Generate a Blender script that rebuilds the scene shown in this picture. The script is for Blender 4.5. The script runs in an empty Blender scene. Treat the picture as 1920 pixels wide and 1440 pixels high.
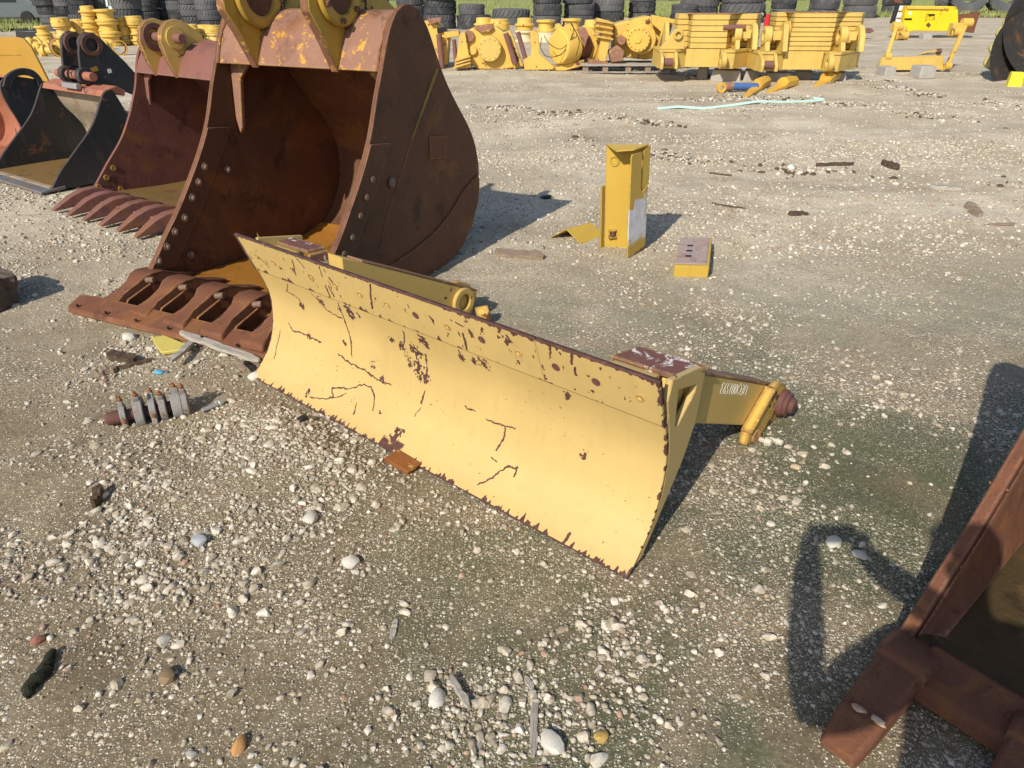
import bpy, bmesh, math, random
import numpy as np
from mathutils import Vector, Matrix
R_ = math.radians
rng = np.random.default_rng(7); random.seed(7)
scene = bpy.context.scene
COL = scene.collection

# ------------------------------------------------------------------ camera
F = 1300.0; HC = 1.6; PITCH = math.atan(740/F)
cam = bpy.data.cameras.new('camera'); camo = bpy.data.objects.new('camera', cam); COL.objects.link(camo)
camo.location = (0, 0, HC); camo.rotation_euler = (math.pi/2 - PITCH, 0, 0)
cam.sensor_width = 36; cam.lens = 36*F/1920; cam.clip_start = 0.03; cam.clip_end = 1500
scene.camera = camo
# ------------------------------------------------------------------ light
SUN_EL, SUN_AZ = 36.0, 30.0        # elevation; compass angle (from +y to +x) the shadows point to
world = bpy.data.worlds.new('World'); scene.world = world; world.use_nodes = True
wn = world.node_tree.nodes; wl = world.node_tree.links
sky = wn.new('ShaderNodeTexSky'); sky.sky_type = 'NISHITA'; sky.sun_disc = False
sky.sun_elevation = R_(SUN_EL); sky.sun_rotation = R_(180 + SUN_AZ)
sky.air_density = 1.0; sky.dust_density = 1.0; sky.ozone_density = 1.0
wl.new(sky.outputs[0], wn['Background'].inputs[0]); wn['Background'].inputs[1].default_value = 0.125
sun = bpy.data.lights.new('sun', 'SUN'); suno = bpy.data.objects.new('sun', sun); COL.objects.link(suno)
sun.energy = 4.7; sun.angle = R_(0.53); sun.color = (1.0, 0.92, 0.79)
sdir = Vector((math.sin(R_(SUN_AZ))*math.cos(R_(SUN_EL)), math.cos(R_(SUN_AZ))*math.cos(R_(SUN_EL)), -math.sin(R_(SUN_EL))))
suno.rotation_euler = sdir.to_track_quat('-Z', 'Y').to_euler(); suno.location = (-4, -7, 6)
vs = scene.view_settings
scene.display_settings.display_device = 'sRGB'
vs.view_transform = 'Standard'; vs.look = 'None'; vs.exposure = 0.18; vs.gamma = 1.0; vs.use_curve_mapping = False

# ------------------------------------------------------------------ measuring helpers (photo pixel -> place)
cP, sP = math.cos(PITCH), math.sin(PITCH)
def ray(px, py):
    u = (px-960)/F; v = (720-py)/F
    return np.array([u, cP+v*sP, -sP+v*cP])
def at(px, py, z=0.0):
    d = ray(px, py); t = (z-HC)/d[2]; p = np.array([0, 0, HC])+t*d
    return Vector(p)
def hit(o, th, px, py, ax, val):
    """point of the plane local[ax]=val in the frame at o turned th degrees about z"""
    c, s = math.cos(R_(th)), math.sin(R_(th)); r = ray(px, py); C = np.array([0, 0, HC])-np.array(o)
    lc = np.array([c*C[0]+s*C[1], -s*C[0]+c*C[1], C[2]]); lr = np.array([c*r[0]+s*r[1], -s*r[0]+c*r[1], r[2]])
    t = (val-lc[ax])/lr[ax]; return Vector(lc+t*lr)

# ------------------------------------------------------------------ numpy noise
def _hash(ix, iy, seed):
    h = (ix.astype(np.int64)*374761393 + iy.astype(np.int64)*668265263 + seed*982451653) & 0xffffffff
    h = ((h ^ (h >> 13))*1274126177) & 0xffffffff
    return ((h ^ (h >> 16)) & 0xffff)/65535.0
def vnoise(x, y, seed=0):
    x = np.asarray(x, float); y = np.asarray(y, float)
    ix = np.floor(x); iy = np.floor(y); fx = x-ix; fy = y-iy
    fx = fx*fx*(3-2*fx); fy = fy*fy*(3-2*fy)
    a = _hash(ix, iy, seed); b = _hash(ix+1, iy, seed); c = _hash(ix, iy+1, seed); d = _hash(ix+1, iy+1, seed)
    return (a*(1-fx)+b*fx)*(1-fy)+(c*(1-fx)+d*fx)*fy
def fbm(x, y, seed=0, oct=4):
    s = 0; a = 0.5
    for i in range(oct):
        s = s + a*vnoise(x*2**i, y*2**i, seed+i*17); a *= 0.5
    return s/(1-0.5**oct)
GB = [(at(600, 830), .42, .05), (at(430, 940), .38, .03), (at(330, 640), .45, .03), (at(560, 740), .3, .03)]   # low heaps of gravel
def gh(x, y):
    x = np.asarray(x, float); y = np.asarray(y, float)
    z = (fbm(x*1.3, y*1.3, 3, 4)-.5)*.05 + (fbm(x*6, y*6, 9, 3)-.5)*.018
    far = np.clip((y-5.5)/6, 0, 1)
    z = z + far*(fbm(x*.35, y*1.1, 21, 4)-.5)*.16
    z = z - far*.02
    for p, r, h in GB:
        z = z + h*np.exp(-((x-p.x)**2+(y-p.y)**2)/(r*r))
    ax, ay, bx, by = -1.2425, 2.887, .358, 1.582       # the blade has settled level into the gravel
    t = np.clip(((x-ax)*(bx-ax)+(y-ay)*(by-ay))/((bx-ax)**2+(by-ay)**2), 0, 1); d = np.hypot(x-ax-t*(bx-ax), y-ay-t*(by-ay))
    w = np.exp(-(d/.13)**2)
    return z*(1-w)+w*-.012
def ghz(x, y): return float(gh(np.array([x]), np.array([y]))[0])

# ------------------------------------------------------------------ shader helpers
class NT:
    def __init__(s, name):
        s.m = bpy.data.materials.new(name); s.m.use_nodes = True
        s.t = s.m.node_tree; s.b = s.t.nodes['Principled BSDF']; s._c = {}
    def n(s, typ, **kw):
        nd = s.t.nodes.new(typ)
        for k, v in kw.items(): setattr(nd, k, v)
        return nd
    def put(s, sock, v):
        if isinstance(v, bpy.types.NodeSocket): s.t.links.new(v, sock)
        elif isinstance(v, (tuple, list)) and len(v) == 3 and sock.type == 'RGBA': sock.default_value = (*v, 1)
        else: sock.default_value = v
    def pos(s):
        if 'p' not in s._c: s._c['p'] = s.n('ShaderNodeNewGeometry').outputs['Position']
        return s._c['p']
    def loc(s):
        if 'o' not in s._c: s._c['o'] = s.n('ShaderNodeTexCoord').outputs['Object']
        return s._c['o']
    def rnd(s): return s.n('ShaderNodeObjectInfo').outputs['Random']
    def island(s): return s.n('ShaderNodeNewGeometry').outputs['Random Per Island']
    def mapv(s, v, scale=(1, 1, 1), rot=(0, 0, 0), loc=(0, 0, 0)):
        nd = s.n('ShaderNodeMapping'); s.put(nd.inputs[0], v); nd.inputs[1].default_value = loc; nd.inputs[2].default_value = rot; nd.inputs[3].default_value = scale
        return nd.outputs[0]
    def noise(s, v, scale=5, detail=4, rough=.55, dist=0.0, col=False):
        nd = s.n('ShaderNodeTexNoise'); s.put(nd.inputs['Vector'], v); nd.inputs['Scale'].default_value = scale
        nd.inputs['Detail'].default_value = detail; nd.inputs['Roughness'].default_value = rough; nd.inputs['Distortion'].default_value = dist
        return nd.outputs[1 if col else 0]
    def vor(s, v, scale=5, feature='F1', dim='3D', rnd=1.0):
        nd = s.n('ShaderNodeTexVoronoi', feature=feature, voronoi_dimensions=dim); s.put(nd.inputs['Vector'], v)
        nd.inputs['Scale'].default_value = scale; nd.inputs['Randomness'].default_value = rnd
        return nd
    def ramp(s, f, stops, interp='LINEAR'):
        nd = s.n('ShaderNodeValToRGB'); s.put(nd.inputs[0], f); cr = nd.color_ramp; cr.interpolation = interp
        while len(cr.elements) < len(stops): cr.elements.new(.5)
        for e, (p, c) in zip(cr.elements, stops):
            e.position = p; e.color = (*c, 1) if isinstance(c, (tuple, list)) else (c, c, c, 1)
        return nd.outputs[0]
    def step(s, f, a, b):
        nd = s.n('ShaderNodeMapRange', interpolation_type='SMOOTHSTEP'); s.put(nd.inputs[0], f); nd.inputs[1].default_value = a; nd.inputs[2].default_value = b
        return nd.outputs[0]
    def mix(s, f, a, b, blend='MIX'):
        nd = s.n('ShaderNodeMix', data_type='RGBA', blend_type=blend); s.put(nd.inputs[0], f); s.put(nd.inputs[6], a); s.put(nd.inputs[7], b)
        return nd.outputs[2]
    def math(s, op, a, b=0.0, clamp=False):
        nd = s.n('ShaderNodeMath', operation=op, use_clamp=clamp); s.put(nd.inputs[0], a); s.put(nd.inputs[1], b)
        return nd.outputs[0]
    def attr(s, name): return s.n('ShaderNodeAttribute', attribute_name=name).outputs['Fac']
    def sep(s, v, i):
        nd = s.n('ShaderNodeSeparateXYZ'); s.put(nd.inputs[0], v); return nd.outputs[i]
    def edge(s, r=.012, lo=.02, hi=.15):
        bv = s.n('ShaderNodeBevel', samples=4); bv.inputs[0].default_value = r
        g = s.n('ShaderNodeNewGeometry'); d = s.n('ShaderNodeVectorMath', operation='DOT_PRODUCT')
        s.t.links.new(bv.outputs[0], d.inputs[0]); s.t.links.new(g.outputs['Normal'], d.inputs[1])
        return s.step(s.math('SUBTRACT', 1.0, d.outputs['Value']), lo, hi)
    def bump(s, h, strength=.3, dist=.01, normal=None):
        nd = s.n('ShaderNodeBump'); s.put(nd.inputs['Strength'], strength); nd.inputs['Distance'].default_value = dist
        s.put(nd.inputs['Height'], h)
        if normal is not None: s.put(nd.inputs['Normal'], normal)
        return nd.outputs[0]
    def out(s, col=None, rough=.6, metal=0.0, normal=None, spec=.4):
        if col is not None: s.put(s.b.inputs['Base Color'], col)
        s.put(s.b.inputs['Roughness'], rough); s.put(s.b.inputs['Metallic'], metal)
        s.b.inputs['Specular IOR Level'].default_value = spec
        if normal is not None: s.put(s.b.inputs['Normal'], normal)
        return s.m

def rust_nodes(n, v, dark, mid, light, sc=6.0):
    a = n.noise(v, sc, 6, .62, .6); b = n.noise(v, sc*9, 4, .6); c = n.noise(n.mapv(v, (1, 1, .25)), sc*2.2, 5, .6, .4)
    d = n.noise(v, sc*40, 3, .7); f = n.math('ADD', n.math('ADD', n.math('MULTIPLY', a, .46), n.math('MULTIPLY', d, .22)), n.math('ADD', n.math('MULTIPLY', b, .2), n.math('MULTIPLY', c, .22)))
    return n.ramp(f, [(.38, dark), (.52, mid), (.60, mid), (.72, light)]), f, b
def mat_rust(name, dark=(.035, .015, .010), mid=(.085, .034, .018), light=(.20, .085, .035), sc=6.0, paint=None, paint_amt=.0, rough=.78, edge=0.0, edgecol=(.33, .16, .09), bump=.35, psc=1.3):
    n = NT(name); v = n.loc(); col, f, fine = rust_nodes(n, v, dark, mid, light, sc)
    if paint is not None:
        p = n.noise(v, sc*psc, 8, .72, .3); col = n.mix(n.step(p, .60-paint_amt, .64-paint_amt), col, paint)
    st = n.noise(v, sc*.6, 6, .68, 1.0); col = n.mix(n.math('MULTIPLY', n.step(st, .53, .68), .6), col, (.23, .095, .026)); col = n.mix(n.math('MULTIPLY', n.step(n.noise(v, sc*1.1, 7, .7, .5), .56, .66), .5), col, tuple(q*.5 for q in dark))
    if edge:
        col = n.mix(n.math('MULTIPLY', n.math('MULTIPLY', n.edge(.016), edge), n.step(n.noise(v, sc*5, 4), .3, .6)), col, edgecol)
    nb = n.bump(n.math('ADD', n.noise(v, sc*22, 4, .7), n.math('MULTIPLY', n.noise(v, sc*4, 3), .8)), bump, .006)
    return n.out(col, n.ramp(fine, [(.3, rough-.14), (.7, rough+.1)]), .0, nb, .35)
def mat_paint(name, col, dirt=(.28, .17, .06), rust=(.075, .03, .018), amt=.06, sc=5.0, rough=.45, edge=.8, mask=None, var=.12, edge_r=.012, hi=None):
    n = NT(name); v = n.loc()
    base = n.mix(n.step(n.noise(v, sc*.7, 4, .6), .35, .75), col, tuple(c*(1-var) for c in col))
    base = n.mix(n.math('MULTIPLY', n.step(n.noise(n.mapv(v, (3, 3, .5)), sc*1.3, 5, .65), .52, .8), .5), base, dirt)
    p = n.noise(v, sc*2.2, 9, .72, .2); q = n.noise(v, sc*.8, 3, .5)
    chips = n.step(n.math('ADD', p, n.math('MULTIPLY', n.math('SUBTRACT', q, .5), .5)), .70-amt, .715-amt)
    if edge:
        e = n.math('MULTIPLY', n.edge(edge_r), n.step(n.noise(v, sc*6, 5, .7), .50-.2*edge, .60-.2*edge)); chips = n.math('MAXIMUM', chips, e)
    if mask: chips = n.math('MAXIMUM', chips, n.step(n.math('ADD', n.attr(mask), n.math('MULTIPLY', n.math('SUBTRACT', n.noise(v, 160, 3, .7), .5), .35)), .46, .54))
    rc = n.ramp(n.noise(v, sc*9, 5, .65), [(.3, tuple(c*.55 for c in rust)), (.55, rust), (.75, tuple(min(1, c*2.2) for c in rust))])
    if mask: base = n.mix(n.math('MULTIPLY', n.step(n.math('ADD', n.attr(mask), n.math('MULTIPLY', n.math('SUBTRACT', n.noise(v, 60, 4, .7), .5), .5)), .26, .48), .6), base, (.38, .20, .06)); base = n.mix(n.math('MULTIPLY', n.step(n.noise(n.mapv(v, (9, 9, 1.2)), 3.5, 6, .7), .50, .75), .45), base, tuple(q*.78 for q in col)); base = n.mix(n.math('MULTIPLY', n.step(n.noise(v, 60, 5, .75), .60, .68), .30), base, (.42, .29, .11))
    c = n.mix(chips, base, rc)
    nb = n.bump(n.math('SUBTRACT', n.math('MULTIPLY', n.noise(v, sc*14, 3, .6), .25), n.math('MULTIPLY', chips, .6)), .25, .003)
    return n.out(c, n.mix(chips, (rough,)*3, (.85,)*3), 0, nb, .4)
def mat_plain(name, col, rough=.7, var=.25, sc=12.0, bump=.2, metal=0.0):
    n = NT(name); v = n.loc()
    c = n.mix(n.noise(v, sc, 6, .65), tuple(x*(1-var) for x in col), tuple(min(1, x*(1+var)) for x in col))
    return n.out(c, rough, metal, n.bump(n.noise(v, sc*5, 4, .65), bump, .005), .35)

YEL = (.64, .42, .085); PALE = (.50, .362, .138)
M = {}
M['blade_yellow'] = mat_paint('blade paint', PALE, dirt=(.56, .39, .14), rust=(.085, .036, .030), amt=-.02, sc=3.0, rough=.52, edge=0, mask='wear', var=.11)
M['blade_side'] = mat_paint('blade side paint', PALE, dirt=(.50, .34, .11), rust=(.085, .036, .026), amt=.0, sc=4.0, rough=.45, edge=.75, var=.08, edge_r=.008)
M['arm_yellow'] = mat_paint('arm paint', (.60, .41, .12), dirt=(.45, .28, .07), rust=(.06, .025, .018), amt=.035, sc=5.0, rough=.5, edge=.8, edge_r=.008)
M['flange_rust'] = mat_rust('worn flange', (.06, .026, .022), (.14, .06, .048), (.30, .2, .16), 7, paint=(.58, .55, .54), paint_amt=.075, edge=.9, edgecol=(.55, .38, .14))
M['rust_brown'] = mat_rust('bucket rust', (.045, .021, .013), (.125, .054, .027), (.25, .11, .045), 3.4, edge=.9, edgecol=(.30, .15, .09))
M['rust_box'] = mat_rust('box rust', (.13, .058, .040), (.24, .125, .085), (.34, .19, .13), 4.0, paint=(.50, .28, .04), paint_amt=.035, edge=.8, edgecol=(.55, .32, .06), psc=3.2)
M['rust_plate'] = mat_rust('plate rust', (.075, .028, .016), (.145, .056, .027), (.24, .105, .05), 6.0, edge=.7, edgecol=(.42, .20, .06))
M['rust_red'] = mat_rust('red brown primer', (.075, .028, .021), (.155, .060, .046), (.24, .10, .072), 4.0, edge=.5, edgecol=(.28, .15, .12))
M['rust_near'] = mat_rust('near bucket rust', (.075, .028, .019), (.16, .064, .034), (.27, .125, .065), 14.0, edge=.6, edgecol=(.40, .21, .15), bump=.8)
M['rust_floor'] = mat_rust('stained floor', (.15, .06, .014), (.32, .14, .024), (.46, .22, .04), 2.5, rough=.5, edge=0, bump=.1)
M['rust_pin'] = mat_rust('rusted pin', (.05, .02, .017), (.12, .052, .045), (.2, .1, .08), 9.0)
M['ear_yellow'] = mat_paint('ear paint', (.50, .32, .05), dirt=(.15, .075, .025), rust=(.06, .026, .016), amt=.115, sc=4.0, rough=.55, edge=1.0, edge_r=.02, var=.2)
M['gold_panel'] = mat_paint('gold panel', (.40, .22, .025), dirt=(.45, .22, .02), amt=-.05, sc=2.0, rough=.4, edge=.4)
M['black_steel'] = mat_paint('black steel', (.026, .027, .030), dirt=(.15, .115, .085), rust=(.10, .05, .03), amt=.06, sc=4.0, rough=.5, edge=.8, edge_r=.015)
M['black_inner'] = mat_rust('worn bucket inside', (.09, .068, .045), (.30, .245, .18), (.52, .47, .39), 3.5, paint=(.05, .045, .04), paint_amt=-.03)
M['yellow'] = mat_paint('machine yellow', YEL, dirt=(.36, .21, .055), rust=(.10, .04, .02), amt=.035, sc=3.0, rough=.5, edge=.55)
M['yellow_worn'] = mat_paint('worn machine yellow', (.62, .40, .085), dirt=(.34, .19, .06), rust=(.13, .05, .03), amt=.10, sc=3.0, rough=.55, edge=.9, edge_r=.03)
M['yellow_clean'] = mat_paint('bright yellow', (.60, .42, .11), dirt=(.42, .28, .07), rust=(.16, .07, .03), amt=-.02, sc=2.5, rough=.5, edge=.5, edge_r=.02, var=.2)
M['yellow_post'] = mat_paint('post yellow', (.50, .335, .052), dirt=(.40, .25, .04), amt=-.03, sc=4.0, rough=.48, edge=.8, edge_r=.007, var=.12)
M['lemon'] = mat_paint('lemon yellow', (.75, .60, .03), dirt=(.6, .45, .04), amt=-.05, sc=3.0, edge=.2)
M['pipe_brown'] = mat_rust('brown pipe', (.09, .038, .035), (.17, .078, .07), (.24, .12, .1), 5.0)
M['concrete'] = mat_plain('concrete', (.33, .31, .28), .9, .3, 9, .5)
M['black_plastic'] = mat_plain('black plastic', (.012, .012, .013), .45, .4)
M['steel'] = mat_plain('bare steel', (.42, .42, .42), .4, .3, 30, .2, .6)
M['zinc'] = mat_rust('zinc clamp', (.12, .09, .07), (.25, .245, .235), (.36, .36, .36), 26, bump=.5)
M['red'] = mat_plain('red paint', (.55, .02, .03), .45)
M['white'] = mat_plain('white paint', (.72, .72, .70), .6, .12)
M['chalk'] = mat_plain('chalk', (.80, .78, .68), .9, .08)
M['blue'] = mat_plain('blue plastic', (.12, .42, .62), .5)
M['blue_tape'] = mat_plain('blue wrap', (.06, .13, .33), .55, .4)
M['mint'] = mat_plain('mint strap', (.50, .72, .62), .6, .2)
def wood(name, a, b):
    n = NT(name); v = n.loc(); g = n.noise(n.mapv(v, (3, 60, 60)), 3.0, 6, .65, .5)
    return n.out(n.ramp(g, [(.3, a), (.7, b)]), .88, 0, n.bump(g, .9, .004), .2)
M['wood_grey'] = wood('weathered wood', (.19, .17, .14), (.48, .44, .39))
M['wood_tan'] = wood('weathered tan wood', (.13, .095, .065), (.36, .28, .21))
M['wood_dark'] = wood('dark bark', (.030, .020, .013), (.14, .095, .065))
def mk_rubber():
    n = NT('rubber'); v = n.loc(); d = n.noise(v, 3, 5, .6)
    r = n.rnd(); base = n.mix(r, (.030, .033, .038), (.105, .108, .112))
    c = n.mix(n.math('MULTIPLY', n.step(d, .45, .75), .5), base, (.17, .165, .15))
    return n.out(c, .8, 0, None, .3)
M['rubber'] = mk_rubber()
M['blade_rim'] = mat_paint('bolt paint', (.70, .46, .14), rust=(.085, .036, .03), amt=.10, sc=22.0, edge=1.0, edge_r=.004)
M['ear_yellow2'] = mat_paint('ear paint light', (.62, .42, .11), dirt=(.35, .2, .05), rust=(.08, .034, .02), amt=.05, sc=4.0, rough=.5, edge=.9, edge_r=.02)
M['rust_red_lit'] = mat_rust('primer red lit', (.11, .045, .036), (.185, .080, .064), (.25, .12, .095), 4.0, edge=.5, edgecol=(.42, .25, .09))  # lighter copy of rust_red, sunlit tone put into the colour
M['rust_floor_dark'] = mat_rust('stained floor dark', (.06, .035, .012), (.16, .095, .028), (.25, .15, .05), 3, bump=.1)
M['rust_floor_olive'] = mat_rust('dark olive floor', (.028, .019, .010), (.060, .040, .016), (.17, .11, .035), 6, bump=.5, rough=.7)  # dark patchy olive brown for the near bucket's floor
M['bolt_worn'] = mat_rust('worn bolt', (.06, .03, .02), (.16, .10, .07), (.42, .36, .30), 30, bump=.2, rough=.55)
M['lip_steel'] = mat_rust('worn lip steel', (.06, .055, .055), (.13, .13, .14), (.24, .2, .17), 5, bump=.15, rough=.5)
M['salmon'] = mat_rust('salmon primer', (.16, .06, .035), (.32, .12, .075), (.42, .2, .13), 3, paint=(.05, .045, .04), paint_amt=.0)
M['boss_brown'] = mat_rust('boss rust', (.03, .022, .018), (.09, .045, .032), (.2, .12, .09), 8, bump=.2)
M['grey_scrawl'] = mat_plain('grey scrawl', (.06, .06, .065), .8)
M['spatter'] = mat_rust('weld spatter', (.30, .12, .04), (.5, .36, .25), (.66, .62, .56), 18, bump=.2)
M['ear_edge'] = mat_rust('ear edge', (.09, .040, .025), (.20, .095, .05), (.34, .19, .09), 7, paint=(.50, .30, .06), paint_amt=.045, psc=2.5)
M['arm_cap'] = mat_rust('arm cap', (.12, .055, .04), (.24, .125, .085), (.34, .2, .13), 8, paint=(.50, .34, .1), paint_amt=.05)
M['bracket_orange'] = mat_rust('orange bracket', (.10, .03, .012), (.21, .075, .02), (.36, .20, .06), 14, paint=(.5, .34, .1), paint_amt=.0, bump=.2)
M['concrete_pale'] = mat_plain('painted bolt', (.50, .47, .38), .6, .25, 40)
M['post_flange'] = None
def mk_flange():
    n = NT('primed flange'); v = n.loc(); z = n.sep(v, 2); g = n.noise(v, 9, 5, .6, .5)
    f = n.math('MULTIPLY', n.step(n.math('ADD', g, n.math('MULTIPLY', n.math('SUBTRACT', .22, n.math('ABSOLUTE', n.math('SUBTRACT', z, .22))), 1.0)), .50, .60), n.math('MULTIPLY', n.step(z, .07, .12), n.math('SUBTRACT', 1.0, n.step(z, .40, .44))))
    c = n.mix(f, n.mix(n.noise(v, 6, 4), (.48, .31, .045), (.40, .26, .05)), n.mix(n.noise(v, 14, 5), (.34, .34, .36), (.74, .74, .76)))
    e = n.math('MULTIPLY', n.edge(.006), n.step(n.noise(v, 40, 4), .42, .5)); c = n.mix(e, c, (.10, .04, .025))
    return n.out(c, .55, 0, n.bump(n.noise(v, 60, 3), .15, .002))
M['post_flange'] = mk_flange()
M['block_top'] = mat_rust('worn block top', (.17, .11, .09), (.36, .27, .245), (.50, .44, .40), 9, paint=(.5, .30, .05), paint_amt=-.06, bump=.2)
M['mossy'] = mat_plain('mossy wood', (.020, .022, .012), .95, .6, 30, .8)
M['wood_dark_block'] = wood('dark timber', (.045, .035, .028), (.16, .125, .10))
for nm, c in (('stone_white', (.54, .515, .455)), ('stone_grey', (.48, .455, .40)), ('stone_orange', (.42, .22, .08)), ('stone_ochre', (.42, .28, .08)), ('stone_red', (.28, .12, .085)), ('stone_brown', (.20, .14, .08)), ('zinc_blue', (.33, .345, .37)), ('olive_yellow', (.46, .38, .09)), ('pale_olive', (.40, .34, .13)), ('ochre_paint', (.58, .33, .045)), ('hub_tan', (.60, .43, .15)), ('hub_cream', (.60, .50, .32)), ('frame_pale', (.50, .58, .56)), ('car_grey', (.10, .12, .13)), ('bark', (.07, .055, .04)), ('cloth', (.03, .035, .05)), ('hair', (.02, .014, .01)), ('skin', (.45, .26, .19)), ('blue_black', (.025, .03, .05)), ('stencil_brown', (.22, .13, .02))):
    M[nm] = mat_plain(nm.replace('_', ' '), c, .8 if nm.startswith(('stone', 'bark', 'cloth')) else .5, .25, 40 if nm.startswith('stone') else 10, .4 if nm.startswith('stone') else .1)
M['disc_steel'] = mat_rust('dark disc steel', (.012, .011, .010), (.028, .025, .022), (.10, .09, .06), 3, bump=.1)
M['breaker'] = mat_paint('breaker paint', (.78, .53, .01), dirt=(.70, .42, .08), rust=(.16, .06, .03), amt=.085, sc=1.3, rough=.5, edge=.6, edge_r=.03)
M['glass_grey'] = mat_plain('dull pane', (.18, .22, .20), .25, .2, 3, .0); M['car_glass'] = mat_plain('dark glass', (.02, .028, .035), .08, .1, 3, 0.0)
def mk_green(name, a, b, sc):
    n = NT(name); p = n.pos(); c = n.mix(n.noise(p, sc, 5, .65), a, b); c = n.mix(n.math('MULTIPLY', n.island(), .5), c, tuple(min(1, x*1.5) for x in b)); return n.out(c, .85, 0, None, .2)
M['grass'] = mk_green('grass', (.15, .175, .055), (.27, .285, .10), .6); M['leaf'] = mk_green('leaves', (.018, .035, .012), (.055, .085, .028), .4)
def resample3(pts, n):
    P = np.array([tuple(p) for p in pts]); s = np.r_[0, np.cumsum(np.linalg.norm(np.diff(P, axis=0), axis=1))]; out = []
    for q in np.linspace(0, s[-1], n):
        i = min(max(np.searchsorted(s, q)-1, 0), len(P)-2); u = (q-s[i])/(s[i+1]-s[i]+1e-9); p0, p1, p2, p3 = P[max(i-1, 0)], P[i], P[i+1], P[min(i+2, len(P)-1)]
        out.append(Vector(.5*((2*p1)+(-p0+p2)*u+(2*p0-5*p1+4*p2-p3)*u*u+(-p0+3*p1-3*p2+p3)*u**3)))
    return out

# ------------------------------------------------------------------ mesh helpers
class MB:
    def __init__(s): s.v = []; s.f = []
    def add(s, v, f):
        o = len(s.v); s.v += [tuple(p) for p in v]; s.f += [tuple(i+o for i in q) for q in f]; return s
    def box(s, c, size, rot=None, taper=1.0):
        x, y, z = (a/2 for a in size); P = []
        for k in (-1, 1):
            t = taper if k > 0 else 1
            P += [Vector((-x*t, -y*t, k*z)), Vector((x*t, -y*t, k*z)), Vector((x*t, y*t, k*z)), Vector((-x*t, y*t, k*z))]
        if rot is not None:
            Rm = Matrix.Rotation(rot[2], 3, 'Z') @ Matrix.Rotation(rot[1], 3, 'Y') @ Matrix.Rotation(rot[0], 3, 'X'); P = [Rm @ p for p in P]
        c = Vector(c)
        return s.add([p+c for p in P], [(3, 2, 1, 0), (4, 5, 6, 7), (0, 1, 5, 4), (1, 2, 6, 5), (2, 3, 7, 6), (3, 0, 4, 7)])
    def prism(s, poly, O, U, V, D):
        """polygon (u,v) on plane O+uU+vV, thickness vector D"""
        O, U, V, D = map(Vector, (O, U, V, D)); n = len(poly); A = [O+U*a+V*b for a, b in poly]; B = [p+D for p in A]
        return s.add(A+B, [tuple(range(n-1, -1, -1)), tuple(range(n, 2*n))]+[(i, (i+1) % n, n+(i+1) % n, n+i) for i in range(n)])
    def yz(s, poly, x0, x1): return s.prism(poly, (x0, 0, 0), (0, 1, 0), (0, 0, 1), (x1-x0, 0, 0))
    def quad_hexa(s, P): return s.add(P, [(3, 2, 1, 0), (4, 5, 6, 7), (0, 1, 5, 4), (1, 2, 6, 5), (2, 3, 7, 6), (3, 0, 4, 7)])
    def lathe(s, prof, p, axis=(0, 0, 1), seg=24, closed=False):
        """prof: (r,h) pairs from p along axis"""
        a = Vector(axis).normalized(); u = a.orthogonal().normalized(); w = a.cross(u); p = Vector(p); V = []; Fc = []
        n = len(prof)
        for i in range(seg):
            th = 2*math.pi*i/seg; d = u*math.cos(th)+w*math.sin(th)
            V += [p+a*h+d*r for r, h in prof]
        for i in range(seg):
            j = (i+1) % seg
            for k in range(n if closed else n-1):
                k2 = (k+1) % n; Fc.append((i*n+k, j*n+k, j*n+k2, i*n+k2))
        if not closed:
            if prof[0][0] > 1e-6: Fc.append(tuple(i*n for i in range(seg-1, -1, -1)))
            if prof[-1][0] > 1e-6: Fc.append(tuple(i*n+n-1 for i in range(seg)))
        return s.add(V, Fc)
    def cyl(s, p0, p1, r, seg=20, r1=None):
        p0, p1 = Vector(p0), Vector(p1); L = (p1-p0).length
        return s.lathe([(r, 0), (r if r1 is None else r1, L)], p0, p1-p0, seg)
    def ring(s, p0, p1, ro, ri, seg=24):
        p0, p1 = Vector(p0), Vector(p1); L = (p1-p0).length
        return s.lathe([(ri, 0), (ro, 0), (ro, L), (ri, L)], p0, p1-p0, seg, closed=True)
    def tube(s, pts, r, seg=8):
        pts = [Vector(p) for p in pts]; n = len(pts); V = []; Fc = []; rr = r if isinstance(r, (list, tuple)) else [r]*n
        t = (pts[1]-pts[0]).normalized(); u = t.orthogonal().normalized()
        for i, p in enumerate(pts):
            t = (pts[min(i+1, n-1)]-pts[max(i-1, 0)]).normalized(); u = (u-t*u.dot(t)).normalized(); w = t.cross(u)
            for k in range(seg):
                th = 2*math.pi*k/seg; V.append(p+(u*math.cos(th)+w*math.sin(th))*rr[i])
        for i in range(n-1):
            for k in range(seg):
                k2 = (k+1) % seg; Fc.append((i*seg+k, i*seg+k2, (i+1)*seg+k2, (i+1)*seg+k))
        Fc += [tuple(range(seg-1, -1, -1)), tuple((n-1)*seg+k for k in range(seg))]
        return s.add(V, Fc)
    def build(s, name, mat, parent=None, bevel=0.0, smooth=False, seg=2, angle=35):
        me = bpy.data.meshes.new(name); me.from_pydata([tuple(v) for v in s.v], [], s.f); me.validate()
        bm = bmesh.new(); bm.from_mesh(me); bmesh.ops.recalc_face_normals(bm, faces=bm.faces); bm.to_mesh(me); bm.free()
        me.materials.append(mat); o = bpy.data.objects.new(name, me); COL.objects.link(o)
        if parent is not None: o.parent = parent
        if bevel:
            b = o.modifiers.new('bevel', 'BEVEL'); b.width = bevel; b.segments = seg; b.limit_method = 'ANGLE'; b.angle_limit = R_(angle)
        if smooth or bevel:
            for p in me.polygons: p.use_smooth = True
            me.set_sharp_from_angle(angle=R_(angle))
        return o
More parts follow.
